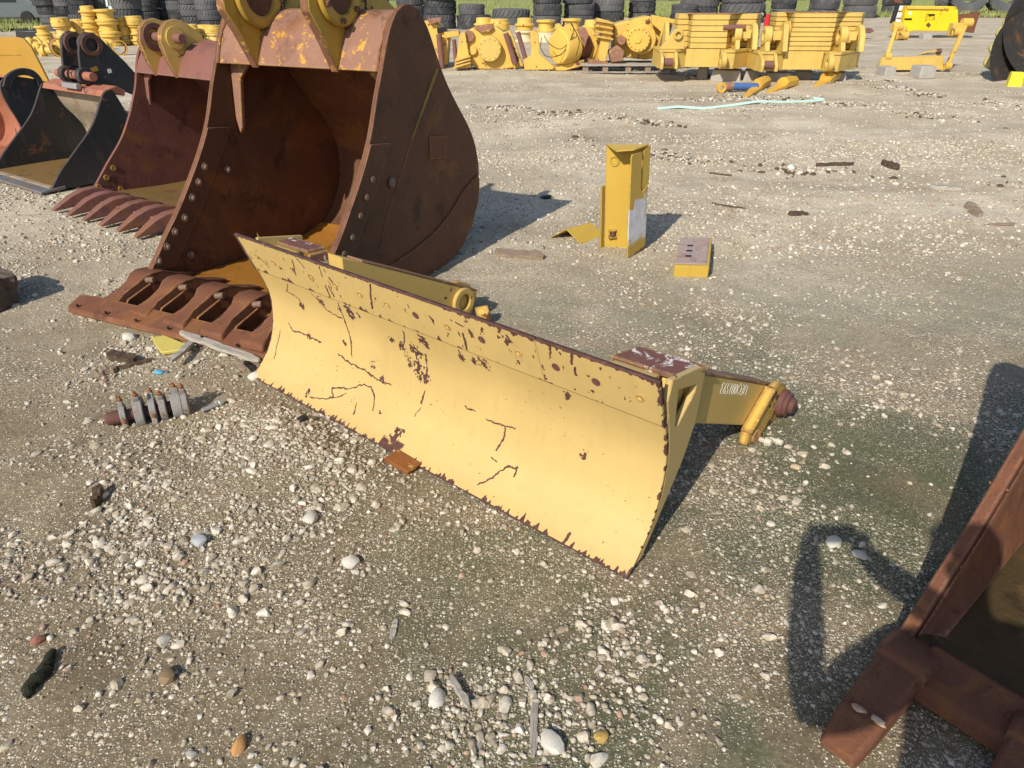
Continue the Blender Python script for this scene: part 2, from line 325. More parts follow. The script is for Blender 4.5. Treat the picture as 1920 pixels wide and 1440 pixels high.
def thing(name, label, cat, loc=(0, 0, 0), rz=0.0, group=None):
    o = bpy.data.objects.new(name, None); COL.objects.link(o); o.location = loc; o.rotation_euler = (0, 0, rz); o.empty_display_size = .1
    return tag(o, label, cat, group)
def tag(o, label, cat, group=None, kind=None):
    if label: o['label'] = label
    if cat: o['category'] = cat
    if group: o['group'] = group
    if kind: o['kind'] = kind
    return o
def copy_tree(o, parent=None):
    c = o.copy(); COL.objects.link(c)
    if parent is not None: c.parent = parent
    for ch in list(o.children): copy_tree(ch, c)
    return c
def np_mesh(name, V, Fc, mat, parent=None, smooth=True):
    me = bpy.data.meshes.new(name); nv, nf = len(V), len(Fc); k = Fc.shape[1]
    me.vertices.add(nv); me.vertices.foreach_set('co', V.astype(np.float32).ravel())
    me.loops.add(nf*k); me.loops.foreach_set('vertex_index', Fc.astype(np.int32).ravel())
    me.polygons.add(nf); me.polygons.foreach_set('loop_start', np.arange(nf, dtype=np.int32)*k)
    if smooth: me.polygons.foreach_set('use_smooth', np.ones(nf, bool))
    me.update(); me.validate(); me.materials.append(mat)
    o = bpy.data.objects.new(name, me); COL.objects.link(o)
    if parent is not None: o.parent = parent
    return o

# ================================================================== GROUND
def mk_ground():
    n = NT('gravel ground'); p = n.pos(); p2 = n.mapv(p, (1, 1, 0))
    big = n.noise(p2, .9, 5, .6, .4); med = n.noise(p2, 3.2, 5, .6, .2); fine = n.noise(p2, 55, 4, .7)
    y = n.sep(p, 1); x = n.sep(p, 0)
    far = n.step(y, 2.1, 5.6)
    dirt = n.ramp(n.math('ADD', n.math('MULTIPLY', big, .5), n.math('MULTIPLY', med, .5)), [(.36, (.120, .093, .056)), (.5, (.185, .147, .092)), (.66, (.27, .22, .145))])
    green = n.math('MULTIPLY', n.step(n.noise(p2, 1.25, 6, .68, .6), .41, .56), n.math('MULTIPLY', n.math('SUBTRACT', 1.0, n.step(y, 3.6, 5.6)), n.step(n.math('ADD', x, n.math('MULTIPLY', y, .12)), -.9, .5)))
    dirt = n.mix(n.math('MULTIPLY', green, .80), dirt, (.082, .096, .052))
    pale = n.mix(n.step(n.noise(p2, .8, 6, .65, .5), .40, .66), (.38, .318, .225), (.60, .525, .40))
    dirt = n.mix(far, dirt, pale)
    dirt = n.mix(n.math('MULTIPLY', n.step(n.noise(n.mapv(p, (.45, 1.6, 0)), .55, 6, .68, .5), .50, .64), n.math('MULTIPLY', far, .8)), dirt, (.26, .208, .140))
    dirt = n.mix(.55, dirt, n.mix(n.step(fine, .25, .75), (.18, .18, .18), (.82, .82, .82)), 'OVERLAY')
    # grit of three sizes
    den = n.noise(p2, 1.7, 5, .65, .3)
    col = dirt; h = n.math('MULTIPLY', fine, .10)
    for sc, lo, amp in ((230, .60, .25), (120, .72, .5), (52, .88, .9)):
        v = n.vor(n.mix(.012, p2, n.noise(p2, sc*.5, 2, .5, 0, True)), sc, 'F1', '2D')
        rc = n.sep(v.outputs['Color'], 0); gc = n.sep(v.outputs['Color'], 1)
        on = n.step(n.math('ADD', rc, n.math('MULTIPLY', n.math('SUBTRACT', n.math('ADD', den, n.math('MULTIPLY', far, .09)), .5), 1.9)), lo-.02, lo+.02)
        inside = n.math('SUBTRACT', 1.0, n.step(v.outputs['Distance'], .26, .46))
        m = n.math('MULTIPLY', on, inside)
        sc_col = n.ramp(gc, [(0, (.22, .17, .11)), (.3, (.38, .31, .21)), (.6, (.53, .455, .335)), (.86, (.66, .60, .48)), (.985, (.72, .67, .57)), (1, (.36, .14, .06))])
        sc_col = n.mix(n.math('MULTIPLY', green, .35), sc_col, (.24, .25, .17))
        col = n.mix(m, col, sc_col)
        gap = n.math('MULTIPLY', on, n.math('MULTIPLY', n.step(v.outputs['Distance'], .42, .56), n.math('SUBTRACT', .24, n.math('MULTIPLY', far, .18)))); col = n.mix(gap, col, (.06, .047, .03))
        h = n.math('ADD', h, n.math('MULTIPLY', n.math('MULTIPLY', m, n.math('SUBTRACT', 1.0, n.math('MULTIPLY', v.outputs['Distance'], 1.4))), amp))
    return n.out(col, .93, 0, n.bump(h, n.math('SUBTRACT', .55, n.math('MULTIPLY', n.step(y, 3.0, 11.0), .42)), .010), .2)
M['ground'] = mk_ground()
def axis_pts(lo, hi, step, out_lo, out_hi, grow=1.09):
    a = list(np.arange(lo, hi+1e-6, step)); s = step
    while a[-1] < out_hi: s *= grow; a.append(a[-1]+s)
    s = step
    while a[0] > out_lo: s *= grow; a.insert(0, a[0]-s)
    return np.array(a)
gx = axis_pts(-3.6, 3.6, .025, -500, 500); gy = axis_pts(.4, 6.2, .022, -300, 900)
GX, GY = np.meshgrid(gx, gy); GZ = gh(GX, GY)
fade = np.clip(1-(np.maximum(np.abs(GX)-40, GY-60))/60, 0, 1); GZ = GZ*fade
V = np.stack([GX, GY, GZ], -1).reshape(-1, 3); nx, ny = len(gx), len(gy)
I = (np.arange(ny-1)[:, None]*nx+np.arange(nx-1)[None, :]).ravel()
ground = np_mesh('ground', V, np.stack([I, I+1, I+nx+1, I+nx], -1), M['ground']); tag(ground, None, None, None, 'structure')

# ---- loose stones lying on it (countless)
def ico(sub):
    bm = bmesh.new(); bmesh.ops.create_icosphere(bm, subdivisions=sub, radius=1); bm.verts.ensure_lookup_table()
    v = np.array([q.co[:] for q in bm.verts]); f = np.array([[a.index for a in t.verts] for t in bm.faces]); bm.free(); return v, f
DEN = [(330, 630, .42, 1.2), (600, 850, .36, 1.6), (420, 945, .36, 1.5), (520, 770, .3, 1.2), (250, 560, .45, .9), (60, 960, .35, .8), (850, 1290, .22, 1.3),
       (1010, 1230, .24, 1.3), (1500, 1000, .2, .9), (1350, 620, .5, .4), (230, 1090, .3, .8), (700, 1010, .2, .8), (960, 1060, .3, .4), (1250, 1110, .25, .5), (1750, 780, .4, .5), (100, 480, .8, .7), (480, 1400, .2, .7)]
DEN = [(at(a, b), r, w) for a, b, r, w in DEN]
def density(x, y):
    d = np.clip((fbm(x*1.3, y*1.3, 41, 6)-.49)*4.0, 0.05, 1.0)*.34
    for p, r, w in DEN:
        d = d + w*1.7*np.exp(-((x-p.x)**2+(y-p.y)**2)/(r*r))*np.clip((fbm(x*3, y*3, 77, 4)-.36)*3.4, .03, 1.4)
    return d
def visible(x, y, m=1.15):
    zc = y*cP+HC*sP; u = F*x/zc; v = F*(y*sP-HC*cP)/zc
    return (np.abs(u) < 960*m+60) & (v > -720*m-60)
def stones(name, mat, area, rate, rmin, rmax, power, sub, sink=.35, dens=density, seed=1):
    g = np.random.default_rng(seed); x0, x1, y0, y1 = area; N = int((x1-x0)*(y1-y0)*rate*2)
    x = g.uniform(x0, x1, N); y = g.uniform(y0, y1, N); keep = visible(x, y); x, y = x[keep], y[keep]
    keep = g.uniform(0, 2, len(x)) < dens(x, y); x, y = x[keep], y[keep]; N = len(x)
    r = rmin*(1-g.uniform(0, 1, N)*(1-(rmin/rmax)**power))**(-1/power)
    b, f = ico(sub); nv = len(b)
    S = np.stack([g.uniform(.8, 1.25, N), g.uniform(.65, 1.0, N), g.uniform(.45, .8, N)], -1)*r[:, None]
    P = b[None]*(1+g.uniform(-.2, .2, (N, nv, 1)))
    for k in range(9):
        nn = g.normal(size=(N, 3)); nn /= np.linalg.norm(nn, axis=1)[:, None]; cut = g.uniform(.55, .92, N)
        dd = np.einsum('nvk,nk->nv', P, nn); P = P-np.maximum(dd-cut[:, None], 0)[..., None]*nn[:, None, :]
    P = P*S[:, None, :]*1.15
    tx, tz = g.normal(0, .35, N), g.uniform(0, 6.283, N)
    c, s = np.cos(tx)[:, None], np.sin(tx)[:, None]; Y = P[..., 1]*c-P[..., 2]*s; Z = P[..., 1]*s+P[..., 2]*c
    c, s = np.cos(tz)[:, None], np.sin(tz)[:, None]; X = P[..., 0]*c-Y*s; Y2 = P[..., 0]*s+Y*c
    V = np.stack([X+x[:, None], Y2+y[:, None], Z+(gh(x, y)+S[:, 2]*(1-2*sink)*.8)[:, None]], -1).reshape(-1, 3)
    Fc = (f[None]+(np.arange(N)*nv)[:, None, None]).reshape(-1, 3)
    o = np_mesh(name, V, Fc, mat, smooth=(sub > 1))
    if sub > 1: o.data.set_sharp_from_angle(angle=R_(32))
    return o, N
M['bark_chip'] = mat_plain('bark chip', (.085, .060, .040), .95, .5, 20, .4)
def mk_stone(name, dusk=0.0):
    n = NT(name); r = n.island()
    c = n.ramp(r, [(0, (.19, .15, .10)), (.22, (.29, .24, .165)), (.48, (.44, .385, .29)), (.72, (.58, .53, .435)), (.90, (.70, .66, .58)), (.95, (.42, .30, .17)), (.975, (.33, .13, .075)), (.985, (.13, .12, .115)), (1, (.70, .68, .63))])
    v = n.pos(); c = n.mix(.35, c, n.mix(n.step(n.noise(v, 75, 5, .7), .3, .7), (.16, .13, .09), (.66, .62, .53))); c = n.mix(n.math('MULTIPLY', n.step(n.noise(v, 38, 4, .6), .48, .68), .5), c, (.24, .195, .13))
    return n.out(c, .88, 0, n.bump(n.noise(v, 160, 3, .6), .3, .003), .25)
M['stone'] = mk_stone('limestone pebbles')
o, n1 = stones('gravel', M['stone'], (-3.6, 3.6, .6, 5.4), 3800, .0026, .011, 1.7, 1, seed=11); tag(o, None, None, None, 'stuff')
o, n2 = stones('loose_pebbles', M['stone'], (-3.4, 3.4, .6, 6.5), 700, .0065, .021, 2.1, 2, .33, seed=12)
tag(o, None, None, None, 'stuff')
def dens_far(x, y):
    return np.clip((fbm(x*.45, y*1.3, 61, 5)-.46)*6, 0.05+.33*np.clip((11-y)/3, 0, 1), 1.9)
o, n3 = stones('gravel_ridges', M['stone'], (-11, 13, 4.6, 19), 420, .009, .027, 2.3, 1, .42, dens_far, 13); tag(o, None, None, None, 'stuff')
SEG = [((1235, 292), (1480, 322)), ((1480, 318), (1930, 345)), ((1640, 158), (1930, 205)), ((1560, 196), (1930, 240)), ((1085, 262), (1245, 290)), ((1290, 140), (1660, 150)), ((1250, 185), (1500, 178)), ((880, 200), (1240, 232))]
SEG = [(at(*a), at(*b)) for a, b in SEG]
def dens_band(x, y):
    d = np.full(x.shape, 9.)
    for a, b in SEG:
        t = np.clip(((x-a.x)*(b.x-a.x)+(y-a.y)*(b.y-a.y))/((b-a).length_squared), 0, 1); d = np.minimum(d, np.abs(y-a.y-t*(b.y-a.y))/(1+.04*y)+np.abs(x-a.x-t*(b.x-a.x))*.6)
    return 1.6*np.exp(-(d/.16)**2)*np.clip((fbm(x*1.2, y*3, 91, 4)-.38)*5, 0, 1.2)
o, n4 = stones('rut_stones', M['stone'], (-2, 14, 6, 18), 300, .014, .045, 2.0, 1, .30, dens_band, 14); tag(o, None, None, None, 'stuff')
o, n5 = stones('bark_chips', M['bark_chip'], (-2, 14, 6, 18), 110, .014, .050, 1.8, 1, .45, dens_band, 15); tag(o, None, None, None, 'stuff')
# ================================================================== DOZER BLADE
def poly_dist(X, Y, pts):
    d = np.full(X.shape, 9.)
    for (x0, y0), (x1, y1) in zip(pts[:-1], pts[1:]):
        dx, dy = x1-x0, y1-y0; L = dx*dx+dy*dy+1e-12; t = np.clip(((X-x0)*dx+(Y-y0)*dy)/L, 0, 1)
        d = np.minimum(d, np.hypot(X-x0-t*dx, Y-y0-t*dy))
    return d
BO = (-1.2425, 2.887, 0.0); BT = math.degrees(math.atan2(-1.305, 1.6005)); BL = 2.065
blade = thing('dozer_blade', 'pale yellow dozer blade with scratched paint, lying on the gravel before the big rusty bucket', 'dozer blade', BO, R_(BT))
PROF = [(.0, .0), (.035, .025), (.066, .055), (.112, .105), (.142, .160), (.162, .225), (.172, .29), (.174, .345), (.166, .40), (.151, .45), (.133, .498)]
def resample(prof, n):
    P = np.array(prof, float); s = np.r_[0, np.cumsum(np.hypot(*np.diff(P, axis=0).T))]
    # smooth by Catmull-Rom on arc length
    t = np.linspace(0, s[-1], n); out = []
    for q in t:
        i = min(max(np.searchsorted(s, q)-1, 0), len(P)-2); u = (q-s[i])/(s[i+1]-s[i]+1e-9)
        p0, p1, p2, p3 = P[max(i-1, 0)], P[i], P[i+1], P[min(i+2, len(P)-1)]
        out.append(.5*((2*p1)+(-p0+p2)*u+(2*p0-5*p1+4*p2-p3)*u*u+(-p0+3*p1-3*p2+p3)*u**3))
    return np.array(out), t
def blade_px(px, py, prof, tt):
    """photo pixel -> (x, arc) on the extruded profile"""
    c, s = math.cos(R_(BT)), math.sin(R_(BT)); r = ray(px, py); C = np.array([0, 0, HC])-np.array(BO)
    lc = np.array([c*C[0]+s*C[1], -s*C[0]+c*C[1], C[2]]); lr = np.array([c*r[0]+s*r[1], -s*r[0]+c*r[1], r[2]])
    best = None
    for i in range(len(prof)-1):
        a, b = prof[i], prof[i+1]; A = np.array([[lr[1], -(b[0]-a[0])], [lr[2], -(b[1]-a[1])]])
        try: t, u = np.linalg.solve(A, np.array([a[0]-lc[1], a[1]-lc[2]]))
        except Exception: continue
        if -.02 <= u <= 1.02 and t > 0 and (best is None or t < best[0]): best = (t, lc[0]+t*lr[0], tt[i]+u*(tt[i+1]-tt[i]))
    return None if best is None else best[1:]
def wear_sheet(name, prof, nprof, x0, x1, step, wearfn, mat, parent, thick, slant=None):
    P, tt = resample(prof, nprof); xs = np.linspace(x0, x1, int((x1-x0)/step)+1); n, k = len(xs), len(P)
    X = np.repeat(xs[:, None], k, 1); S = np.repeat(tt[None], n, 0)
    if slant is not None: X = slant(X, S, tt[-1])
    V = np.stack([X, np.repeat(P[None, :, 0], n, 0), np.repeat(P[None, :, 1], n, 0)], -1).reshape(-1, 3)
    I = (np.arange(n-1)[:, None]*k+np.arange(k-1)[None]).ravel()
    o = np_mesh(name, V, np.stack([I, I+k, I+k+1, I+1], -1), mat, parent)
    w = np.clip(wearfn(X, S, tt[-1], P, tt), 0, 1).astype(np.float32).ravel()
    a = o.data.attributes.new('wear', 'FLOAT', 'POINT'); a.data.foreach_set('value', w)
    m = o.modifiers.new('thickness', 'SOLIDIFY'); m.thickness = thick; m.offset = -1
    return o
# scratches and chips read from the photograph (pixels of the 1920 picture)
Z2 = lambda pts: [(440+a/3.692, 420+b/3.692) for a, b in pts]
Z7 = lambda pts: [(640+a/2.667, 560+b/2.667) for a, b in pts]
SCR = [(Z2([(365, 415), (360, 470), (430, 505), (455, 530)]), 1.2), (Z2([(530, 480), (570, 520), (640, 600), (745, 655)]), 1.8), (Z2([(715, 545), (735, 605), (765, 680), (800, 790), (810, 920)]), 1.6),
       (Z2([(372, 690), (405, 740), (470, 755), (540, 790), (600, 820)]), 1.6), (Z2([(315, 735), (290, 850), (270, 935)]), .9), (Z2([(716, 902), (800, 965), (900, 1010), (980, 1075), (1085, 1115)]), 1.6),
       (Z2([(520, 1195), (600, 1212), (700, 1200), (770, 1175)]), 1.1), (Z2([(680, 1205), (675, 1135), (800, 1140), (890, 1110), (945, 1130), (970, 1190), (955, 1290)]), 1.4), (Z2([(845, 1235), (825, 1320)]), 1.7),
       (Z2([(1320, 900), (1330, 1000), (1325, 1075)]), 2.4), (Z2([(1315, 1160), (1290, 1240)]), 1.6), (Z2([(1300, 780), (1340, 860)]), 2.2), (Z2([(1170, 750), (1175, 820)]), 2.2), (Z2([(1290, 1270), (1240, 1329)]), .6),
       (Z7([(818, 648), (812, 700), (775, 760)]), 1.7), (Z7([(722, 600), (790, 632), (870, 650)]), .9), (Z7([(680, 932), (740, 905), (790, 865), (830, 842), (880, 845), (868, 885)]), 1.5), (Z7([(750, 795), (775, 815)]), 1.0), (Z7([(1140, 1180), (1110, 1222)]), 3.0),
       (Z7([(620, 540), (670, 565)]), 1.0), (Z2([(1550, 870), (1580, 945)]), 2.2)]
BLOBS = [(Z2([(462, 555)])[0], 6), (Z2([(595, 535)])[0], 5), (Z2([(790, 600)])[0], 8), (Z2([(810, 640)])[0], 5), (Z2([(860, 635)])[0], 3.5), (Z2([(760, 825)])[0], 3.5), (Z2([(805, 800)])[0], 4), (Z2([(1085, 805)])[0], 5), (Z2([(1155, 840)])[0], 6), (Z2([(1240, 870)])[0], 7),
         (Z2([(1270, 890)])[0], 6), (Z2([(1310, 815)])[0], 7), (Z2([(1272, 1000)])[0], 9), (Z2([(1285, 1060)])[0], 5), (Z2([(1325, 1065)])[0], 6), (Z2([(1570, 925)])[0], 5), (Z2([(1655, 940)])[0], 6), (Z2([(1725, 970)])[0], 7), (Z2([(515, 775)])[0], 4), (Z2([(508, 1165)])[0], 4.5),
         (Z7([(275, 685)])[0], 9), (Z7([(300, 670)])[0], 4), (Z7([(1130, 485)])[0], 4.5), (Z7([(1210, 785)])[0], 4.5), (Z7([(195, 565)])[0], 2.5), (Z2([(1020, 1080)])[0], 4), (Z2([(725, 590)])[0], 4.5), (Z2([(610, 545)])[0], 4)]
def wear_face(X, S, smax, P, tt):
    W = np.zeros_like(X); nz = fbm(X*90, S*90, 5, 3)-.5; n2 = fbm(X*22, S*45, 8, 3)
    W = np.maximum(W, 1-(S-.002-np.maximum(0, (fbm(X*95, S*8, 15, 4)-.46))*.060*(.35+1.3*fbm(X*3, S*0, 19, 2)))/.007)        # worn lower edge
    W = np.maximum(W, 1-(X-.002-np.maximum(0, n2-.5)*.02)/.006); W = np.maximum(W, np.where(n2 > .53, 1-(BL-X-.001-np.maximum(0, n2-.56)*.03)/.004, 0))
    W = np.where((X > .90) & (X < 1.02) & (S < .05), np.maximum(W, fbm(X*20, S*20, 3, 2)*1.0), W)
    for pts, wd in SCR:
        Q = [blade_px(a, b, P, tt) for a, b in pts]; Q = [q for q in Q if q]
        if len(Q) < 2: continue
        d = poly_dist(X+nz*.010, S+(fbm(X*70, S*70, 25, 2)-.5)*.012, Q); r = wd*.0013*(.35+1.3*fbm(X*45, S*45, 2, 2)); W = np.maximum(W, 1.0-np.clip((d-r)/.0025, 0, 1)*1.0)
    for (a, b), r in BLOBS:
        q = blade_px(a, b, P, tt)
        if not q: continue
        rr = r*.0022; d = np.hypot((X-q[0]), (S-q[1])*.8)+(fbm(X*110, S*110, 33, 3)-.5)*rr*3.6; W = np.maximum(W, 1-np.clip((d-rr)/.003, 0, 1))
    sp = fbm(X*120, S*120, 55, 2); W = np.maximum(W, np.where((sp > .90) & (fbm(X*5, S*5, 4, 2) > .55), 1., 0)); W = np.maximum(W, .12)
    return W
SM = Z2
STRIP = [(.126, .500), (.066, .672)]
def wear_strip(X, S, smax, P, tt):
    W = np.zeros_like(X); e = smax-S; n2 = fbm(X*75, S*22, 61, 4); n3 = fbm(X*26, S*40, 67, 3)
    lean = .4+.6*fbm(X*2.2, S*0, 71, 2)+.35*np.clip((X-1.0)/.6, 0, 1)
    W = np.maximum(W, 1-(e-.004-np.maximum(0, n2-.53)*.065*lean)/.005)
    W = np.maximum(W, np.where(fbm(X*70, S*40, 88, 3) > .83-.05*lean, 1, 0))
    W = np.maximum(W, np.where(n3 > .44, 1-(BL-X-.0015-np.maximum(0, n3-.52)*.04)/.004, 0)); W = np.maximum(W, 1-(X-.012+.012*S/smax-.002)/.006)
    W = np.maximum(W, 1-(S-.0015-np.maximum(0, fbm(X*30, 0*S, 90, 3)-.62)*.12)/.003)
    for pts, wd in [(Z2([(655, 375), (690, 420), (705, 450)]), 3), (Z2([(630, 430), (660, 500)]), 1.6), (Z2([(650, 430), (690, 505)]), 1.6), (Z2([(940, 420), (952, 585)]), 2.0), (Z2([(585, 290), (605, 360)]), 1.2), (Z2([(400, 250), (425, 355)]), 1.2), (Z2([(140, 205), (240, 300), (330, 395)]), .9), (Z2([(430, 240), (480, 300)]), 1.5), (Z2([(1580, 760), (1610, 870)]), 2.2), (Z2([(1630, 745), (1640, 780)]), 3), (Z2([(1525, 680), (1580, 710)]), 1.2), (Z2([(1880, 770), (1920, 820)]), 1.4), (Z7([(1045, 245), (1045, 280)]), 2.4), (Z7([(1085, 245), (1090, 280)]), 2.4), (Z7([(1155, 275), (1150, 325)]), 2.4), (Z7([(1170, 345), (1172, 380)]), 2)]:
        Q = [blade_px(a, b, P, tt) for a, b in pts]; Q = [q for q in Q if q]
        if len(Q) > 1:
            d = poly_dist(X+(fbm(X*90, S*90, 5, 2)-.5)*.008, S, Q); r = wd*.0016*(.5+fbm(X*30, S*30, 2, 2)); W = np.maximum(W, 1-np.clip((d-r)/.0022, 0, 1))
    return np.maximum(W, .14)
def slantL(X, S, smax): return np.where(X < .15, X+(.012-.012*S/smax*1.4)*(1-X/.15), X)
wear_sheet('moldboard', PROF, 230, 0, BL, .0028, wear_face, M['blade_yellow'], blade, .014)
XS = 1.636
wear_sheet('cutting_edge', STRIP, 74, -.012, XS-.002, .0026, wear_strip, M['blade_yellow'], blade, .015, slantL)
wear_sheet('cutting_edge', STRIP, 74, XS+.002, BL, .0026, wear_strip, M['blade_yellow'], blade, .015)
sd = Vector((0, STRIP[1][0]-STRIP[0][0], STRIP[1][1]-STRIP[0][1])).normalized(); sn = Vector((0, -sd.z, sd.y))
for i, bx in enumerate([.086, .213, .345, .475, .626, .777, .93, 1.08, 1.238, 1.395, 1.552, 1.70, 1.847, 1.997]):
    c = Vector((bx, .096, .586))+sn*.0005
    mb = MB().lathe([(.0150, -.01), (.0150, .0014), (.0128, .0014), (.0120, .0002), (.0, .0002)], c, sn, 20); u = Vector((1, 0, 0)).lerp(sd, .3).normalized(); w = sn.cross(u)
    mb.add([c+u*.007*a+w*.007*b+sn*k for k in (-.004, .0020) for a, b in ((-1, -1), (1, -1), (1, 1), (-1, 1))], [(3, 2, 1, 0), (4, 5, 6, 7), (0, 1, 5, 4), (1, 2, 6, 5), (2, 3, 7, 6), (3, 0, 4, 7)])
    mb.build('bolt_head', M['rust_pin'] if i in (7, 9, 11, 12) else M['blade_rim'], blade)
# end gussets (triangular plates with a window) and end cheeks
GUS = [(.150, .645), (.378, .600), (.358, .40), (.300, .285), (.184, .139), (.085, .02), (.060, .02), (.120, .09), (.160, .16), (.182, .24), (.190, .32), (.186, .39), (.168, .47), (.135, .58)]
def plate_hole(name, outer, hole, x0, x1, mat, parent, bev=.003):
    """plate in the yz plane with one triangular window: outer ring triangulated against the hole"""
    me = bmesh.new(); A = [me.verts.new((x0, y, z)) for y, z in outer]; B = [me.verts.new((x0, y, z)) for y, z in hole]
    ed = [me.edges.new((A[i], A[(i+1) % len(A)])) for i in range(len(A))]+[me.edges.new((B[i], B[(i+1) % len(B)])) for i in range(len(B))]
    bmesh.ops.triangle_fill(me, use_beauty=True, use_dissolve=False, edges=ed)
    r = bmesh.ops.extrude_face_region(me, geom=list(me.faces)); bmesh.ops.translate(me, vec=(x1-x0, 0, 0), verts=[g for g in r['geom'] if isinstance(g, bmesh.types.BMVert)])
    bmesh.ops.recalc_face_normals(me, faces=me.faces); m = bpy.data.meshes.new(name); me.to_mesh(m); me.free(); m.materials.append(mat)
    o = bpy.data.objects.new(name, m); COL.objects.link(o); o.parent = parent
    b = o.modifiers.new('bevel', 'BEVEL'); b.width = bev; b.segments = 2; b.limit_method = 'ANGLE'; b.angle_limit = R_(40); return o
HOLE = [(.195, .592), (.322, .555), (.318, .530), (.225, .455), (.207, .46)]
plate_hole('end_gusset', GUS, HOLE, BL-.022, BL+.001, M['blade_side'], blade); plate_hole('end_gusset', GUS, HOLE, .012, .034, M['blade_side'], blade)
P_, _t = resample(PROF, 40)
cheek = [tuple(p) for p in P_[1:]]+[(.155, .60), (.150, .66), (.165, .66)][:2]+[(.172, .58), (.185, .48), (.205, .40), (.208, .30), (.196, .21), (.170, .13), (.12, .07), (.05, .02)]
for x0 in (.0005, BL-.0105): MB().yz([(y+.015, z) for y, z in cheek], x0, x0+.010).build('end_cheek', M['blade_side'], blade, .002)
# top flanges over the arm roots
mb = MB(); z0 = .607
fl = [(1.800, .250), (1.846, .352), (2.078, .362), (2.030, .243)]
mb.quad_hexa([(x, y, z0-.014-(.02 if i in (0,) else 0)) for i, (x, y) in enumerate(fl)]+[(x, y, z0-(.008 if i in (0,) else 0)) for i, (x, y) in enumerate(fl)]); mb.build('top_flange', M['flange_rust'], blade, .003)
MB().box((1.90, .19, .594), (.16, .11, .010), (R_(-8), 0, 0)).build('flange_web', M['blade_side'], blade, .002)
mb = MB(); fl = [(-.04, .236), (.020, .322), (.262, .334), (.245, .245)]
mb.quad_hexa([(x, y, z0-.014) for x, y in fl]+[(x, y, z0) for x, y in fl]); mb.quad_hexa([(.245, .245, .535), (.262, .334, .535), (.276, .334, .535), (.259, .245, .535), (.247, .245, .592), (.264, .334, .592), (.278, .334, .592), (.261, .245, .592)])
mb.build('top_flange', M['flange_rust'], blade, .003)
MB().box((.10, .19, .592), (.18, .12, .010), (R_(-8), 0, 0)).build('flange_web', M['blade_side'], blade, .002)
# push arms sloping down behind the blade
def arm(x0, x1, side):
    top = [(.325, .585), (.42, .540), (1.20, .152)]; bot = [(1.13, .0), (1.06, .022), (.39, .371), (.325, .39)]
    a = MB().yz(top+bot, x0, x1).build('push_arm', M['arm_yellow'], blade, .004)
    MB().yz([(.43, .5355), (1.19, .1575), (1.194, .1655), (.434, .5435)], x0-.003, x1+.003).build('arm_cap', M['arm_cap'], a, .002)
    x = x1 if side > 0 else x0; s = side
    lug = [(.885, .03), (.89, .085), (1.09, .190), (1.17, .195), (1.25, .15), (1.285, .08), (1.27, .02), (1.18, .0), (.98, .0)]
    l = MB().yz(lug, x+.0015*s, x+.038*s).build('end_lug', M['yellow_worn'], a, .004)
    if side > 0: MB().prism([(0, 0), (.205, .108), (.201, .117), (-.005, .009)], (x+.002*s, .885, .088), (0, 1, 0), (0, 0, 1), (.046*s, 0, 0)).build('lug_rim', M['yellow_worn'], l, .003)
    MB().lathe([(.060, 0), (.060, .022), (.050, .026), (.052, .040), (.036, .044), (.032, .062), (.012, .066)], (x+.038*s, 1.215, .080), (s, 0, 0), 22).build('pivot_pin', M['rust_pin'], a, .003)
    return a
aR = arm(1.945, 2.0405, 1); MB().box((1.99, .285, .50), (.08, .09, .14), (R_(-25), 0, 0)).build('arm_root', M['arm_yellow'], aR, .004); aL = arm(.30, .40, 1) if False else arm(.28, .38, -1)
MB().ring((.381, 1.07, .135), (.405, 1.07, .135), .078, .045, 24).build('arm_eye', M['arm_yellow'], aL, .004)
for px, py, r in ((1412, 822, .016), (1441, 829, .017), (1462, 829, .013)):
    q = hit(BO, BT, px, py, 2, .028); m = Vector((1, -.15, .12)).normalized()
    MB().lathe([(.011, -.03), (.011, 0), (r*1.25, 0), (r*1.25, .006), (r, .006), (r, .022), (r*.8, .025), (0, .025)], q-m*.012, m, 6).build('bolt', M['concrete_pale'], aR, .002)
MB().lathe([(.030, 0), (.030, .05)], hit(BO, BT, 1400, 810, 2, .04), (1, -.2, .1), 16).build('bushing', M['rust_box'], aR, .003)
MB().lathe([(.04, 0), (.04, .07), (.03, .075)], hit(BO, BT, 893, 590, 2, .05), (.5, .6, .1), 14).build('arm_bolt', M['yellow_worn'], aL, .004)
# chalk writing on the right arm, upside down like the blade
def writing(txt, mat, parent, loc, xdir, ydir, size, ext=.0006, off=0.0, name='writing', width=1.0):
    cu = bpy.data.curves.new(name, 'FONT'); cu.body = txt; cu.size = size; cu.extrude = ext; cu.offset = off; cu.materials.append(mat); cu.space_character = width
    tmp = bpy.data.objects.new(name, cu); me = bpy.data.meshes.new_from_object(tmp); bpy.data.objects.remove(tmp)
    o = bpy.data.objects.new(name, me); COL.objects.link(o); o.parent = parent
    X = Vector(xdir).normalized(); Z = X.cross(Vector(ydir)).normalized(); Y = Z.cross(X)
    o.matrix_local = Matrix.Translation(loc) @ Matrix((X, Y, Z)).transposed().to_4x4(); return o
p0 = hit(BO, BT, 1405, 722, 0, 2.042); p1 = hit(BO, BT, 1347, 716, 0, 2.042); xd = p1-p0
writing('UEQ001593', M['chalk'], aR, (2.0416, p0.y, p0.z), (0, xd.y, xd.z), (0, -.35, -1), .062, .0004, -.0008, 'chalk_writing', 1.0)
# stub of the lower bracket showing under the blade
bq = hit(BO, BT, 752, 862, 2, .015)
MB().prism([(0, 0), (.13, 0), (.145, .034), (.01, .040)], (bq.x-.068, bq.y-.035, -.022), (1, 0, 0), (0, 0, 1), (0, .075, 0)).build('lower_bracket', M['bracket_orange'], blade, .004)

